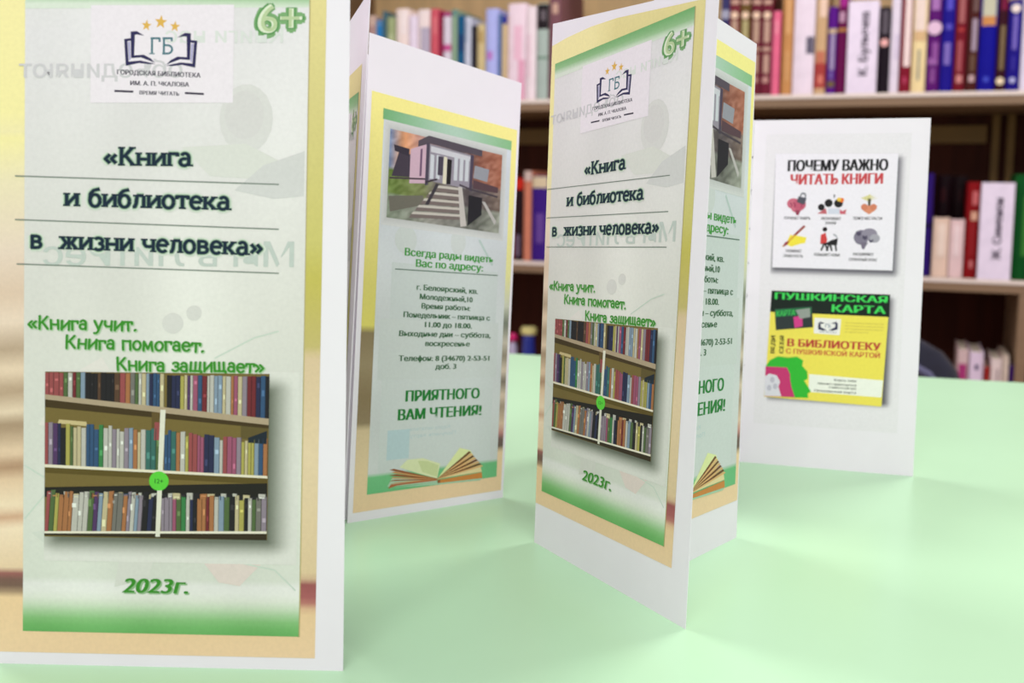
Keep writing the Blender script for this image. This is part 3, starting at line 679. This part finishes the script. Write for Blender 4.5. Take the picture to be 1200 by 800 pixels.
    for i, (s, x0) in enumerate((('Карта тебе', 486), ('поможет прикоснуться', 384), ('к книге и культуре', 456), ('Пушкинская карта', 366))): kt(s, x0, 622, 598 + i * 22, 13, (50, 44, 40), .03)
    # layered head profiles, wavy
    def prof(dx, dy, sc, c, k):
        pts = [(55, 520), (80, 480), (130, 455), (200, 462), (250, 455), (290, 478), (285, 510), (318, 545), (322, 590), (300, 600), (345, 665), (325, 680), (330, 705), (240, 706), (60, 700)]
        kp([(55 + (x - 55) * sc + dx, 705 - (705 - y) * sc + dy) for x, y in pts], c, k)
    prof(0, 0, 1.0, (52, 186, 54), 3.0); kp([(55, 518), (190, 522), (210, 560), (214, 600), (222, 640), (246, 704), (54, 702)], (204, 56, 116), 3.1); kp([(54, 580), (80, 562), (126, 572), (150, 610), (140, 640), (160, 700), (54, 700)], (226, 222, 232), 3.2)
    for x, y in ((100, 600), (120, 640), (82, 650)): 
        u, v = K(x, y); A.disc(C2, u, v, .014, .009, (196, 192, 206), 3.3, 10)
    A.finish(parent, base)

# ------------------------------------------------------------------ brochures
SRC = (.0765, .0507, .871, .985)
# 1: big cover at the left
BL, BR, TL, TR = quad((-4, 776.9), (402, 786), (-2, -30), (410.5, -32))
b0 = np.array([-.105, .33, 0])
t = thing('folded_brochure', 'large white tri-fold brochure nearest the camera at the left edge, bookshelf photo cover', 'brochure', b0)
pc = Panel(BL, BR, TL, TR); o = pc.build('cover_panel', t, b0); cover_art(pc, o, b0, lambda u, v: (u * (1 + .0175 * v), v))
apex = V3(-.106, .392, 0); up = TL - BL; up = V3(up[0] * .2, up[1] * .2, .205)
Panel(BL, apex, TL, apex + up, flip=True).build('middle_panel', t, b0)
fr = V3(-.0535, .3085, 0); Panel(apex, fr, apex + up, fr + V3(.004, .003, .2055), flip=True).build('back_panel', t, b0)
# 2: brochure whose back panel is turned to the viewer
b0 = np.array([-.05, .44, 0])
t = thing('folded_brochure', 'white brochure behind the nearest one, back panel with entrance photo and address facing out', 'brochure', b0)
BL, BR, TL, TR = quad((407, 613), (588, 583), (433, 38), (610, 97))
pb = Panel(BL, BR, TL, TR); o = pb.build('back_panel', t, b0); back_art(pb, o, b0)
Fb = on_table(395, 746); Cc = V3(-.084, .4355, 0); TF = above(Fb, 434, -12); TC = Cc + (TF - Fb)
pcv = Panel(Cc, Fb, TC, TF); o = pcv.build('cover_panel', t, b0)
cover_art(pcv, o, b0, bilin(SRC, ((.05, .0), (.84, .0), (.84, .857), (.05, .857))))
Panel(BR + V3(.0004, .0006, 0), Cc, TR + V3(.0004, .0006, 0), TC + V3(.0, .0, -.004)).build('middle_panel', t, b0)
# 3: brochure in the middle, cover and back both seen
b0 = np.array([.05, .39, 0])
t = thing('folded_brochure', 'sharp white brochure standing in the centre, front cover angled with back panel behind it', 'brochure', b0)
BL, BR, TL, TR = quad((626, 635), (803, 737), (648, 28), (843, -17))
pm = Panel(BL, BR, TL, TR); o = pm.build('cover_panel', t, b0)
wm = bilin(SRC, ((.0461, .1091), (.8632, .1162), (.886, .977), (.0305, .9248)))
cover_art(pm, o, b0, lambda u, v: (wm(u, v)[0], min(wm(u, v)[1], .985)))
a = on_table(862, 630); b = on_table(812, 655); d = (b - a) / np.linalg.norm(b - a); mL = a + d * .075
TRm = above(a, 886, 51); n = np.cross(a - mL, TRm - mL); n /= np.linalg.norm(n)
t2 = on_plane(mL, n, 844, 23); d2 = (t2 - TRm) / np.linalg.norm(t2 - TRm); TLm = TRm + d2 * .075
pmb = Panel(mL, a, TLm, TRm); o = pmb.build('back_panel', t, b0)
def mb_warp(u, v):
    q = 1 - (1 - (u + .018)) * 1.2
    if u < .5: q = (1 - (1 - .518) * 1.2) * (u / .5) ** 1.0 + .004
    return q, .060 + 1.016 * v
back_art(pmb, o, b0, mb_warp)
Panel(a + V3(.0003, .0004, 0), BL + V3(0, .0004, 0), TRm + V3(.0003, .0004, 0), TL + V3(0, .0004, 0)).build('middle_panel', t, b0)
# 4: opened brochure seen from the inside
b0 = np.array([.13, .53, 0])
t = thing('folded_brochure', 'white brochure at the right, its inside panel showing an infographic and yellow card', 'brochure', b0)
BL, BR, TL, TR = quad((867, 541), (1070, 558), (885, 141), (1091, 138))
pr_ = Panel(BL, BR, TL, TR); o = pr_.build('infographic_panel', t, b0); info_art(pr_, o, b0)
N0 = V3(.073, .474, 0); N1 = N0 + V3(.001, 0, .1815)
pn = Panel(N0, BL, N1, TL); o = pn.build('text_panel', t, b0)
A = Art(pn)
for i, s in enumerate(('Чтение развивает память', 'и воображение, помогает', 'найти ответы на вопросы,', 'учит думать и сочувствовать,', 'расширяет кругозор', 'и словарный запас,', 'снимает усталость.')):
    A.text('lettering', s, .10, .993 - .004 * (i % 3), .89 - i * .1, .016, (70, 72, 84), 3, bold=.02)
A.finish(o, b0)
E1 = V3(.036, .560, 0); Panel(E1, N0, E1 + V3(0, 0, .1812), N1).build('outer_panel', t, b0)

# ------------------------------------------------------------------ bookcase
def front(px, py, dep=0.0):
    """a, z of a photograph point on the bookcase's front plane (or dep behind it)"""
    p = on_plane(OB + NB * dep, NB, px, py) - OB
    return float(np.dot(p, EB)), float(p[2])
shelf_wood = mat('tan_shelf_board', (142, 114, 86), 0.5, noise=0.08, scale=6, stretch=(1, 1, 12))
shelf_white = mat('cream_edge_bloom', (244, 228, 216), 0.45)
back_tan = mat('light_plywood_back', (240, 206, 150), 0.6, noise=0.1, scale=4, stretch=(8, 1, 1))
back_shaded = mat('shaded_back', (66, 28, 14), 0.6, noise=0.25, scale=5, spec=0.15, stretch=(8, 1, 1))  # shade of the lower compartments put into the back panel colour
rail_m = mat('olive_stained_rail', (128, 96, 34), 0.55, noise=0.12, scale=6)
ZB1 = (front(615, 119.5)[1] + front(1195, 102.5)[1]) / 2      # top of the first board
ZB2 = (front(620, 307)[1] + front(1150, 326)[1]) / 2          # front top edge of the second
PITCH = ZB1 - ZB2
ZB3 = ZB2 - PITCH; ZB0 = ZB1 + PITCH * 1.15; ZB4 = ZB3 - PITCH * .78
AL, AR = front(385, 200)[0], front(1285, 200)[0]
DEP = 0.27
bc_base = OB + V3(0, 0, FLOOR_Z)
case = thing('bookcase', 'tall wooden library bookcase filled with books behind the mint green table', 'bookcase', tuple(bc_base), -SB)
def loc(z): return z - FLOOR_Z
def part_box(name, a0, a1, d0, d1, z0, z1, m, bev=0.0012, parent=None):
    return from_bm(name, box_bm(a0, a1, d0, d1, loc(z0), loc(z1), bev), m, parent or case)
for z in (ZB0, ZB1, ZB2, ZB3, ZB4):
    s = part_box('shelf_board', AL, AR, 0.0012, DEP, z - .024, z, shelf_wood)
    part_box('edge_bloom', AL, AR, 0.0, 0.0011, z - .0075, z, shelf_white, 0, s)  # pale strip paints the bright bloom along each board's upper front edge
for a0 in (AL - .022, AR):
    s = part_box('side_panel', a0, a0 + .022, 0.0, DEP, FLOOR_Z, ZB0 + .05, shelf_wood)
part_box('back_panel', AL, AR, DEP - .05, DEP - .044, ZB1, ZB0 - .024, back_tan, 0)['label'] = 'light tan back panel'
part_box('back_panel', AL, AR, DEP, DEP + .006, ZB4, ZB1 - .0001, back_shaded, 0)['label'] = 'back panel coloured dark brown as shade'
aU = front(1192.5, 380)[0]
part_box('divider_panel', aU, aU + .018, 0.002, DEP, ZB3, ZB2 - .024, shelf_wood)['label'] = 'narrow cream upright divider'
part_box('rear_rail', AL, front(1157, 150, .26)[0], DEP - .012, DEP, front(1120, 168, .26)[1], front(1120, 147, .26)[1], rail_m)['label'] = 'olive brown horizontal rail'
for px in (1163, 1181):
    part_box('rear_slat', front(px, 150, .26)[0], front(px + 9, 150, .26)[0], DEP - .012, DEP, ZB2, ZB1 - .024, rail_m)

pages_m = mat('book_pages', (232, 220, 196), 0.8, noise=0.08, scale=300, stretch=(1, 1, .05))
_bm_cache = {}
def colmat(c, rough=0.5):
    if c not in _bm_cache: _bm_cache[c] = mat('book_cloth_%d_%d_%d' % c, c, rough, noise=0.06, scale=40, spec=0.15)
    return _bm_cache[c]

def book(label, x0, x1, ytop, ybase, z, col, bands=(), group='', dep=0.012, depth=None, flat=False, cat='book', name='book', lean=0.0, ribs=0):
    """x0,x1: edges of the spine on the photograph at the shelf; ytop: top row; bands: (y0, y1, colour, inset0, inset1)"""
    a0, a1 = front(x0, ybase, dep)[0], front(x1, ybase, dep)[0]
    zt = front((x0 + x1) / 2, ytop, dep)[1]
    w = max(.006, a1 - a0 - .0012); h = zt - z; ac = (a0 + a1) / 2
    D = depth or min(.19, max(.12, h * .7))
    p = OB + EB * ac + NB * dep + V3(0, 0, z)
    t = thing(name, label, cat, tuple(p), -SB, group)
    t.rotation_euler = Matrix.Rotation(-SB, 4, 'Z').to_euler()
    if lean: t.rotation_euler = (Matrix.Rotation(-SB, 4, 'Z') @ Matrix.Rotation(lean, 4, 'Y')).to_euler()
    th = min(.0022, w * .16); bulge = 0.0 if flat else min(.004, w * .16)
    # cover: rounded spine and two boards, one mesh
    outer = [(-w / 2, D), (-w / 2, bulge)] + ([(-w / 2 + w * i / 6, bulge - bulge * math.sin(math.pi * i / 6)) for i in range(1, 6)] if not flat else []) + [(w / 2, bulge), (w / 2, D)]
    inner = [(-w / 2 + th, D), (-w / 2 + th, bulge + th), (w / 2 - th, bulge + th), (w / 2 - th, D)]
    bm = bmesh.new()
    nO, nI = len(outer), len(inner)
    rows = []
    for zz in (0.0, h): rows.append(([bm.verts.new((x, y, zz)) for x, y in outer], [bm.verts.new((x, y, zz)) for x, y in inner]))
    (o0, i0), (o1, i1) = rows
    for i in range(nO - 1): bm.faces.new((o0[i], o0[i + 1], o1[i + 1], o1[i]))
    for i in range(nI - 1): bm.faces.new((i0[i + 1], i0[i], i1[i], i1[i + 1]))
    for oo, ii in ((o0, i0), (o1, i1)):
        bm.faces.new((oo[0], ii[0], ii[1], oo[1])); bm.faces.new((oo[-2], ii[2], ii[3], oo[-1]))
        bm.faces.new([oo[k] for k in range(1, nO - 1)] + [ii[2], ii[1]])
    bm.faces.new((o0[0], o1[0], i1[0], i0[0])); bm.faces.new((o0[-1], i0[-1], i1[-1], o1[-1]))
    bmesh.ops.recalc_face_normals(bm, faces=bm.faces)
    from_bm('cover', bm, colmat(col), t)
    g = .0025 if not flat else .001
    from_bm('page_block', box_bm(-w / 2 + th + .0002, w / 2 - th - .0002, bulge + th + .0002, D - .003, g, h - g), pages_m, t)
    for bd in bands:
        y0, y1, c = bd[:3]; i0_, i1_ = (bd[3], bd[4]) if len(bd) > 4 else (0.0, 1.0)
        zz1 = front((x0 + x1) / 2, y0, dep)[1] - z; zz0 = front((x0 + x1) / 2, y1, dep)[1] - z
        zz1 = min(zz1, h - .0005); zz0 = max(zz0, .0005)
        if zz1 <= zz0: continue
        n = 6; vs = []; fs = []
        for k in range(n + 1):
            s = i0_ + (i1_ - i0_) * k / n; x = -w / 2 + w * s
            y = (bulge - bulge * math.sin(math.pi * min(1, max(0, s)))) - .0004
            vs += [(x, y, zz0), (x, y, zz1), (x, y + .0003, zz0), (x, y + .0003, zz1)]
        for k in range(n):
            q = k * 4; fs += [(q, q + 4, q + 5, q + 1), (q + 2, q + 3, q + 7, q + 6), (q + 1, q + 5, q + 7, q + 3), (q, q + 2, q + 6, q + 4)]
        obj_from('spine_label', vs, fs, colmat(c), t)
    return t

def dot(t, x0, x1, yc, r, ybase, z, col, dep=.012):
    a0, a1 = front(x0, ybase, dep)[0], front(x1, ybase, dep)[0]; zc = front((x0 + x1) / 2, yc, dep)[1] - z
    R = r * 2.0 / F; n = 16
    vs = [(R * math.cos(2 * math.pi * i / n), yy, zc + R * math.sin(2 * math.pi * i / n)) for yy in (-.0009, -.0005) for i in range(n)]
    fs = [tuple(range(n)), tuple(range(2 * n - 1, n - 1, -1))] + [(i, i + n, (i + 1) % n + n, (i + 1) % n) for i in range(n)]
    obj_from('spine_emblem', vs, fs, colmat(col), t)

GT = 'books on the top shelf, right of the centre brochure'
Z1 = ZB1 + .0003
B1 = 104
def TB(label, x0, x1, yt, col, bands=(), **k): return book(label, x0, x1, yt, B1, Z1, col, bands, GT, **k)
GOLD = (222, 186, 132); BEI = (192, 158, 136)
TB('navy blue book leftmost of the top shelf right of the centre brochure', 842, 852, -30, (58, 56, 104), [(12, 22, (170, 170, 190))])
for i, (x0, nm, c, bc) in enumerate(((852, 'dark red gilt encyclopedia volume touching the navy blue book', (124, 44, 56), BEI), (864.5, 'olive brown gilt encyclopedia volume between dark red ones', (112, 84, 40), (182, 170, 120)),
                          (877.5, 'maroon gilt encyclopedia volume second left of the pink book', (112, 34, 50), BEI), (890, 'maroon gilt encyclopedia volume directly left of the pink book', (116, 30, 52), (198, 160, 142)))):
    t = TB(nm, x0, x0 + 12.3, -32, c, [(-14, -5, GOLD, .2, .8), (0, 5, (210, 170, 150), .1, .9), (24, 50, bc, .2, .8), (55, 60, bc, .1, .9), (64, 86, bc, .25, .8), (90, 97, (200, 150, 140), .2, .8)])
    dot(t, x0, x0 + 12.3, 18, 4.2, B1, Z1, (250, 216, 186))
TB('narrow bright pink book between maroon volumes and an orange tan book', 903, 912.5, 13, (240, 112, 146), [(24, 40, (250, 150, 170), .3, .7)])
TB('orange tan book left of the thick white book', 914.5, 927, -25, (206, 146, 88), [(-10, 40, (226, 172, 116), .3, .75), (60, 95, (216, 160, 104), .3, .8)])
TB('thick white book with a small grey spine label near its right edge', 927.5, 952.5, -22, (246, 230, 242), [(43, 63, (104, 98, 116), .62, .98)])
TB('beige book turning red at the foot, right of the thick white book', 953, 966.5, -18, (214, 176, 132), [(-10, 20, (248, 214, 190), .3, .95), (74, 103, (178, 66, 62), 0, 1), (60, 74, (206, 124, 96), .1, .9), (88, 98, (226, 130, 112), .35, .8)])
TB('violet book with a pale grey stripe down its spine', 967.5, 978.5, 8, (92, 12, 138), [(34, 39, (216, 190, 150), .05, .95), (40, 82, (168, 152, 186), .3, .8), (84, 92, (120, 100, 170), .3, .7), (95, 102, (120, 100, 60), .1, .9)])
TB('plum purple book directly left of the white name divider К. Булычев', 979, 990.5, -12, (112, 6, 80), [(-8, 8, (170, 40, 140), .1, .9), (14, 26, (206, 160, 186), .1, .7), (33, 37, (200, 140, 70), 0, 1)])
def divider(label, x0, x1, yt, yb, z, text, tx):
    dep = 0.001
    t = book(label, x0, x1, yt, yb, z, (246, 232, 250), (), 'white name dividers on the shelves', dep=dep, depth=.16, flat=True, cat='shelf divider', name='shelf_divider')
    a0, a1 = front(x0, yb, dep)[0], front(x1, yb, dep)[0]; w = a1 - a0
    vs, fs = glyphs(text, 0, 4)
    X0, X1 = vs[:, 0].min(), vs[:, 0].max(); zt, zb = front((x0 + x1) / 2, tx[0], dep)[1] - z, front((x0 + x1) / 2, tx[1], dep)[1] - z
    Ln = zt - zb; sc = Ln / (X1 - X0)
    pts = [(w * .04 - (y - CAP / 2) * sc * 1.0, -.0006, zb + (x - X0) * sc) for x, y in vs]
    P3 = []; F3 = []
    for q, o_ in enumerate((-.0006, 0, .0006)):
        F3 += [tuple(i + len(P3) for i in f) for f in fs]; P3 += [(x, y - .00008 * q, z_ + o_) for x, y, z_ in pts]
    obj_from('name_lettering', P3, F3, colmat((40, 18, 52)), t)
divider('white name divider reading К. Булычев on the top shelf', 990.5, 1026.5, 1, 104, Z1, 'К. Булычев', (14, 88))
t = TB('black book right of the white divider, with a round pink emblem', 1027, 1040.5, 8, (26, 14, 26), [(12, 40, (96, 88, 96), .2, .8)]); dot(t, 1027, 1040.5, 50, 4.4, B1, Z1, (250, 186, 180))
TB('slim white book between a black and a dark red book', 1041, 1052, -20, (240, 228, 242), [(40, 70, (224, 210, 232), .5, .9)])
TB('dark red book with a long cream panel on its spine', 1052.5, 1066, -20, (134, 16, 42), [(-15, 78, (250, 226, 220), .32, .92), (90, 98, (180, 60, 90), .3, .7)])
t = TB('cream yellow book with small dark vertical title', 1066.5, 1083.5, -20, (250, 226, 168), [(-12, 36, (248, 226, 212), .1, .85), (36, 48, (228, 190, 140), .1, .9), (58, 94, (150, 150, 140), .42, .58)])
t = TB('purple book with a round white emblem and lilac title patches', 1084, 1099.5, -20, (92, 12, 112), [(-10, 12, (176, 120, 186), .2, .85), (50, 70, (150, 84, 160), .4, .85), (68, 76, (160, 100, 170), .1, .85), (80, 97, (140, 76, 150), .3, .7)]); dot(t, 1084, 1099.5, 33, 7.5, B1, Z1, (236, 200, 224))
TB('royal blue book with lilac markings right of the purple emblem book', 1100, 1115.5, -20, (26, 10, 140), [(-10, 12, (90, 80, 200), .3, .8), (28, 35, (90, 80, 190), .3, .8), (50, 76, (130, 110, 190), .25, .75)])
TB('maroon book with a dusty rose stripe beside the lilac-marked blue book', 1116, 1129.5, -20, (120, 14, 34), [(-15, 27, (172, 100, 100), .25, .8), (33, 37, (180, 60, 60), .2, .8), (48, 84, (170, 84, 90), .25, .7), (88, 97, (214, 140, 136), .25, .8)])
TB('dark brown book with a pale grey title strip', 1130, 1144, -20, (74, 24, 20), [(-15, 14, (112, 84, 80), .4, .9), (22, 60, (168, 150, 166), .4, .85), (64, 84, (104, 76, 60), .35, .8), (88, 96, (200, 170, 170), .3, .8)])
TB('thick ultramarine book with a cream and orange label at its top', 1144.5, 1165, -10, (10, 4, 146), [(-6, 19, (206, 204, 176), .1, .9), (19, 30, (214, 146, 84), .1, .9), (90, 96, (70, 80, 200), .35, .65)])
t = TB('near black maroon book with an olive stripe down the spine', 1165.5, 1177, -15, (54, 6, 26), [(-10, 12, (120, 20, 60), .2, .9), (30, 82, (126, 106, 76), .3, .8)]); dot(t, 1165.5, 1177, 95, 4, B1, Z1, (246, 226, 190))
t = TB('royal blue book with a white dot, left of the last white book', 1177.5, 1193.5, 0, (24, 8, 132), [(18, 58, (120, 104, 190), .35, .7), (66, 82, (60, 50, 160), .4, .6)]); dot(t, 1177.5, 1193.5, 10, 4.6, B1, Z1, (250, 232, 220)); dot(t, 1177.5, 1193.5, 94, 3, B1, Z1, (190, 190, 230))
TB('white book at the right edge of the top shelf', 1194, 1212, -18, (240, 230, 246), [(20, 60, (214, 206, 226), .4, .6)])

GL = 'books on the top shelf, left of the centre brochure'
BLF = 119
def LB(label, x0, x1, yt, col, bands=(), **k): return book(label, x0, x1, yt, BLF, Z1, col, bands, GL, **k)
LB('pinkish tan book at the left end of the top shelf', 431, 440, 18, (206, 176, 160), [(30, 60, (170, 130, 130), .3, .8)])
LB('bright blue short book near the left end of the top shelf', 440.5, 447.5, 24, (44, 130, 196), [(26, 30, (110, 150, 190), .1, .9)])
LB('dark slate book between the bright blue and the olive green one', 448, 452.5, 13, (74, 110, 122))
LB('olive sage green book left of the white ones', 453, 462.5, 20, (164, 176, 128), [(40, 60, (184, 194, 150), .2, .8)])
LB('creamy white book with a rosy tone right of the olive sage book', 463.5, 478, 10, (250, 230, 222), [(14, 40, (252, 236, 232), .4, .9)])
LB('plain lilac white book between two creamy white ones', 478.5, 488.5, 18, (240, 226, 242))
LB('creamy white book with a grey lilac foot beside the coral book', 489, 503, 11, (250, 232, 228), [(32, 118, (188, 178, 196), .25, 1.0)])
LB('coral red book on the left part of the top shelf', 504, 513.5, 10, (216, 92, 106), [(20, 40, (228, 120, 128), .3, .8)])
LB('slim crimson book touching the coral red one', 514, 518, 13, (150, 16, 66))
LB('white book with magenta head and foot', 518.5, 528, 14, (228, 218, 230), [(14, 19, (170, 10, 110), 0, 1), (52, 60, (206, 90, 150), 0, 1)])
LB('pale sage green book left of the teal book', 528.5, 535, 11, (148, 176, 146), [(11, 19, (110, 150, 140), 0, 1)])
LB('deep teal blue book on the top shelf', 535.5, 543, 18, (20, 92, 134), [(40, 60, (30, 60, 110), .2, .9)])
LB('light silver grey book right of the teal book', 543.5, 551.5, 20, (208, 212, 228), [(24, 50, (150, 166, 190), .1, .4)])
LB('black book between the silver grey and the sandy one', 552, 557.5, 30, (30, 24, 40))
LB('sandy beige book left of the periwinkle book', 558, 567.5, 28, (214, 194, 142), [(36, 50, (186, 156, 100), .2, .8)])
LB('thick periwinkle blue book with a magenta mark at the foot', 568, 582.5, 10, (184, 190, 246), [(60, 70, (196, 130, 206), .1, .6)])
LB('slim steel blue book right of the periwinkle book', 583, 586.5, 16, (96, 126, 176))
LB('wheat coloured book with a navy head', 587, 593.5, 18, (218, 192, 150), [(18, 28, (52, 60, 156), 0, 1)])
LB('thick pale pink book, widest on the left part of the top shelf', 594, 615, 4, (250, 226, 236), [(30, 70, (244, 196, 214), .35, .8), (70, 118, (232, 168, 192), .6, .95)])
LB('white book between the thick pale pink and the grey green one', 615.5, 627, 7, (250, 232, 236), [(40, 90, (246, 216, 226), .1, .5)])
LB('grey green book with a black head touching the centre brochure', 627.5, 641, 4, (178, 194, 184), [(5, 34, (34, 26, 30), 0, 1), (66, 69, (120, 150, 130), 0, 1), (12, 24, (110, 100, 106), .3, .8)])
LB('dusty maroon book behind the top left corner of the centre brochure', 641.5, 655, -16, (128, 84, 92), [(4, 16, (210, 170, 150), .3, .8)])

GM = 'books on the second shelf'
Z2 = ZB2 + .0003
def MBk(label, x0, x1, yt, col, bands=(), base=318, **k): return book(label, x0, x1, yt, base, Z2, col, bands, GM, **k)
MBk('dark red book on the second shelf beside the address brochure', 590, 601.5, 205, (150, 14, 20), base=302)
MBk('black book with a red head on the second shelf', 602, 612, 207, (34, 12, 18), [(209, 222, (206, 40, 24), 0, 1), (275, 300, (110, 90, 110), .1, .7)], base=302)
MBk('salmon orange book on the second shelf', 612.5, 621.5, 200, (214, 132, 104), [(200, 212, (214, 190, 180), 0, 1)], base=302)
MBk('indigo book with a cream head left of the centre brochure', 622, 640, 206, (62, 26, 128), [(207, 220, (226, 206, 170), 0, 1), (250, 285, (104, 70, 150), .3, .8)], base=302)
MBk('indigo book on the second shelf beside the infographic brochure', 1072, 1089.5, 203, (44, 16, 110), [(262, 266, (20, 10, 40), 0, 1)], dep=.02)
MBk('short cream book standing left of a rosy cream one', 1091, 1110, 255, (240, 210, 188), [(262, 300, (246, 224, 206), .3, .8)], dep=.012, depth=.10)
MBk('short rosy cream book right of the plain cream one', 1110.5, 1128, 257, (240, 208, 206), [(264, 300, (246, 222, 220), .3, .7)], dep=.012, depth=.10)
MBk('tall black book behind the short cream book', 1093, 1111, 205, (30, 8, 16), [(220, 236, (64, 22, 28), .3, .6)], dep=.125, depth=.12, base=312)
MBk('tall black book behind the short rosy cream book', 1111.5, 1130, 206, (28, 10, 14), [(222, 236, (50, 20, 24), .4, .6)], dep=.125, depth=.12, base=312)
MBk('dark red book with a pale label, left of the divider Ж. Сименон', 1129, 1144, 213, (140, 10, 18), [(224, 240, (208, 110, 110), .4, .9), (248, 258, (230, 180, 150), .35, .9), (260, 300, (150, 30, 34), .3, .8), (305, 314, (210, 120, 120), .4, .7)])
divider('white name divider reading Ж. Сименон on the second shelf', 1144.5, 1184, 214, 323, Z2, 'Ж. Сименон', (232, 304))
MBk('dark green book right of the divider Ж. Сименон', 1184.5, 1202, 204, (4, 82, 28), [(230, 300, (60, 130, 50), .6, 1.0)])
MBk('olive green book at the right edge of the second shelf', 1202.5, 1214, 210, (70, 100, 40), [(230, 280, (110, 140, 70), .3, .8)])

GB_ = 'books on the low shelf, seen just above the table edge'
Z3 = ZB3 + .0003
def BB(label, x0, x1, yt, col, bands=(), **k): return book(label, x0, x1, yt, 440, Z3, col, bands, GB_, **k)
BB('rosy grey book with a magenta lower part on the low shelf', 1121, 1134, 410, (222, 192, 190), [(426, 470, (176, 60, 120), .1, .9)])
BB('pale lilac book with a dark dot on the low shelf', 1135, 1152, 413, (236, 214, 234), [(427, 433, (60, 46, 96), .4, .65)])
BB('small brick red book between two pale ones on the low shelf', 1153, 1160, 430, (160, 44, 40))
BB('cream white book with a grey strip on the low shelf', 1160.5, 1174, 421, (240, 220, 214), [(432, 460, (170, 150, 150), .5, .7)])
BB('beige book next to the violet one on the low shelf', 1174.5, 1182, 417, (226, 206, 188))
BB('dark violet book next to the upright divider', 1182.5, 1188, 428, (64, 24, 110), [(420, 428, (180, 160, 190), .2, .8)])

# jar and bottle on the low shelf, left of the centre brochure
def on_shelf(px, py, z, dep):
    a, _ = front(px, py, dep); return OB + EB * a + NB * dep + V3(0, 0, z)
p = on_shelf(619.5, 400, Z3, .05)
zl = front(619, 383, .05)[1] - Z3
t = thing('lidded_jar', 'deep blue jar with a pale yellow lid on the low shelf', 'jar', tuple(p))
r = 9.5 * 2.2 / F
from_bm('jar_body', lathe_bm([(r * .8, 0), (r * .92, .004), (r * .95, zl * .5), (r * .8, zl - .022), (r * .8, zl - .016)]), mat('blue_glaze', (24, 42, 140), 0.25, noise=.05, coat=.4), t, True)
from_bm('lid', lathe_bm([(r * .9, zl - .0158), (r, zl - .013), (r, zl - .003), (r * .9, zl)]), mat('pale_yellow_plastic', (226, 216, 140), 0.45, noise=.04), t)
p = on_shelf(601, 400, Z3, .05)
zl = front(601, 390, .05)[1] - Z3
t = thing('plastic_bottle', 'slim pale bottle with a round magenta cap on the low shelf', 'bottle', tuple(p))
r = 5.5 * 2.2 / F
from_bm('bottle_body', lathe_bm([(r * .9, 0), (r, .004), (r, zl - .03), (r * .7, zl - .022), (r * .6, zl - .019)]), mat('pale_plastic', (190, 180, 206), 0.3, noise=.04), t, True)
from_bm('cap', lathe_bm([(r * .6, zl - .0188), (r * .98, zl - .015), (r * 1.02, zl - .009), (r * .8, zl - .002), (r * .35, zl)]), mat('magenta_plastic', (214, 20, 110), 0.3, noise=.04), t, True)

# ------------------------------------------------------------------ chair behind the table
navy = mat('navy_vinyl', (20, 20, 40), 0.33, noise=0.2, scale=60, bump=0.1)
ch = V3(.335, 1.22, FLOOR_Z)
t = thing('padded_chair', 'dark navy padded chair with a rounded back behind the table', 'chair', tuple(ch), -.1)
cr = on_plane(V3(0, 1.22, 0), V3(0, 1, 0), 1121, 440); ctop = on_plane(V3(0, 1.22, 0), V3(0, 1, 0), 1060, 384)
hw = cr[0] - ch[0] + .012; zt_ = ctop[2] - FLOOR_Z
bm = bmesh.new()
bmesh.ops.create_uvsphere(bm, u_segments=40, v_segments=24, radius=1.0)
for v in bm.verts:
    x, y, z = v.co
    r_ = math.hypot(x, z) or 1; q_ = (abs(x / r_) ** 4 + abs(z / r_) ** 4) ** -.25 if r_ > 1e-4 and abs(x) + abs(z) > 1e-4 else 1; sx = x * q_; sz = z * q_
    v.co = (sx * hw, y * .035 + .02 * x * x, zt_ - .17 + sz * .17)
back = from_bm('backrest', bm, navy, t, True)
bm = bmesh.new(); n = 48; m_ = 8
rings = []
for i in range(n):
    a = 2 * math.pi * i / n; ca, sa = math.cos(a), math.sin(a)
    q_ = (ca ** 4 + sa ** 4) ** -.25; X = ca * q_ * hw * .86; Z = zt_ - .17 + sa * q_ * .142
    Y = -.024 + .02 * .74 * ca * ca
    rings.append([bm.verts.new((X + .006 * math.cos(b_ * 2 * math.pi / m_) * ca, Y + .006 * math.sin(b_ * 2 * math.pi / m_), Z + .006 * math.cos(b_ * 2 * math.pi / m_) * sa)) for b_ in range(m_)])
for i in range(n):
    for j in range(m_): bm.faces.new((rings[i][j], rings[i][(j + 1) % m_], rings[(i + 1) % n][(j + 1) % m_], rings[(i + 1) % n][j]))
from_bm('piping', bm, mat('grey_piping', (92, 92, 120), 0.3, noise=.05), back, True)
from_bm('seat', box_bm(-.22, .22, .04, .46, .42, .47, .02), navy, t, True)
for sx in (-1, 1):
    from_bm('leg', box_bm(sx * .19 - .012, sx * .19 + .012, .07, .094, 0, .43, .003), steel, t)
    from_bm('leg', box_bm(sx * .19 - .012, sx * .19 + .012, .40, .424, 0, .43, .003), steel, t)
    from_bm('back_strut', box_bm(sx * .15 - .01, sx * .15 + .01, .018, .06, .43, zt_ - .2, .003), steel, t)
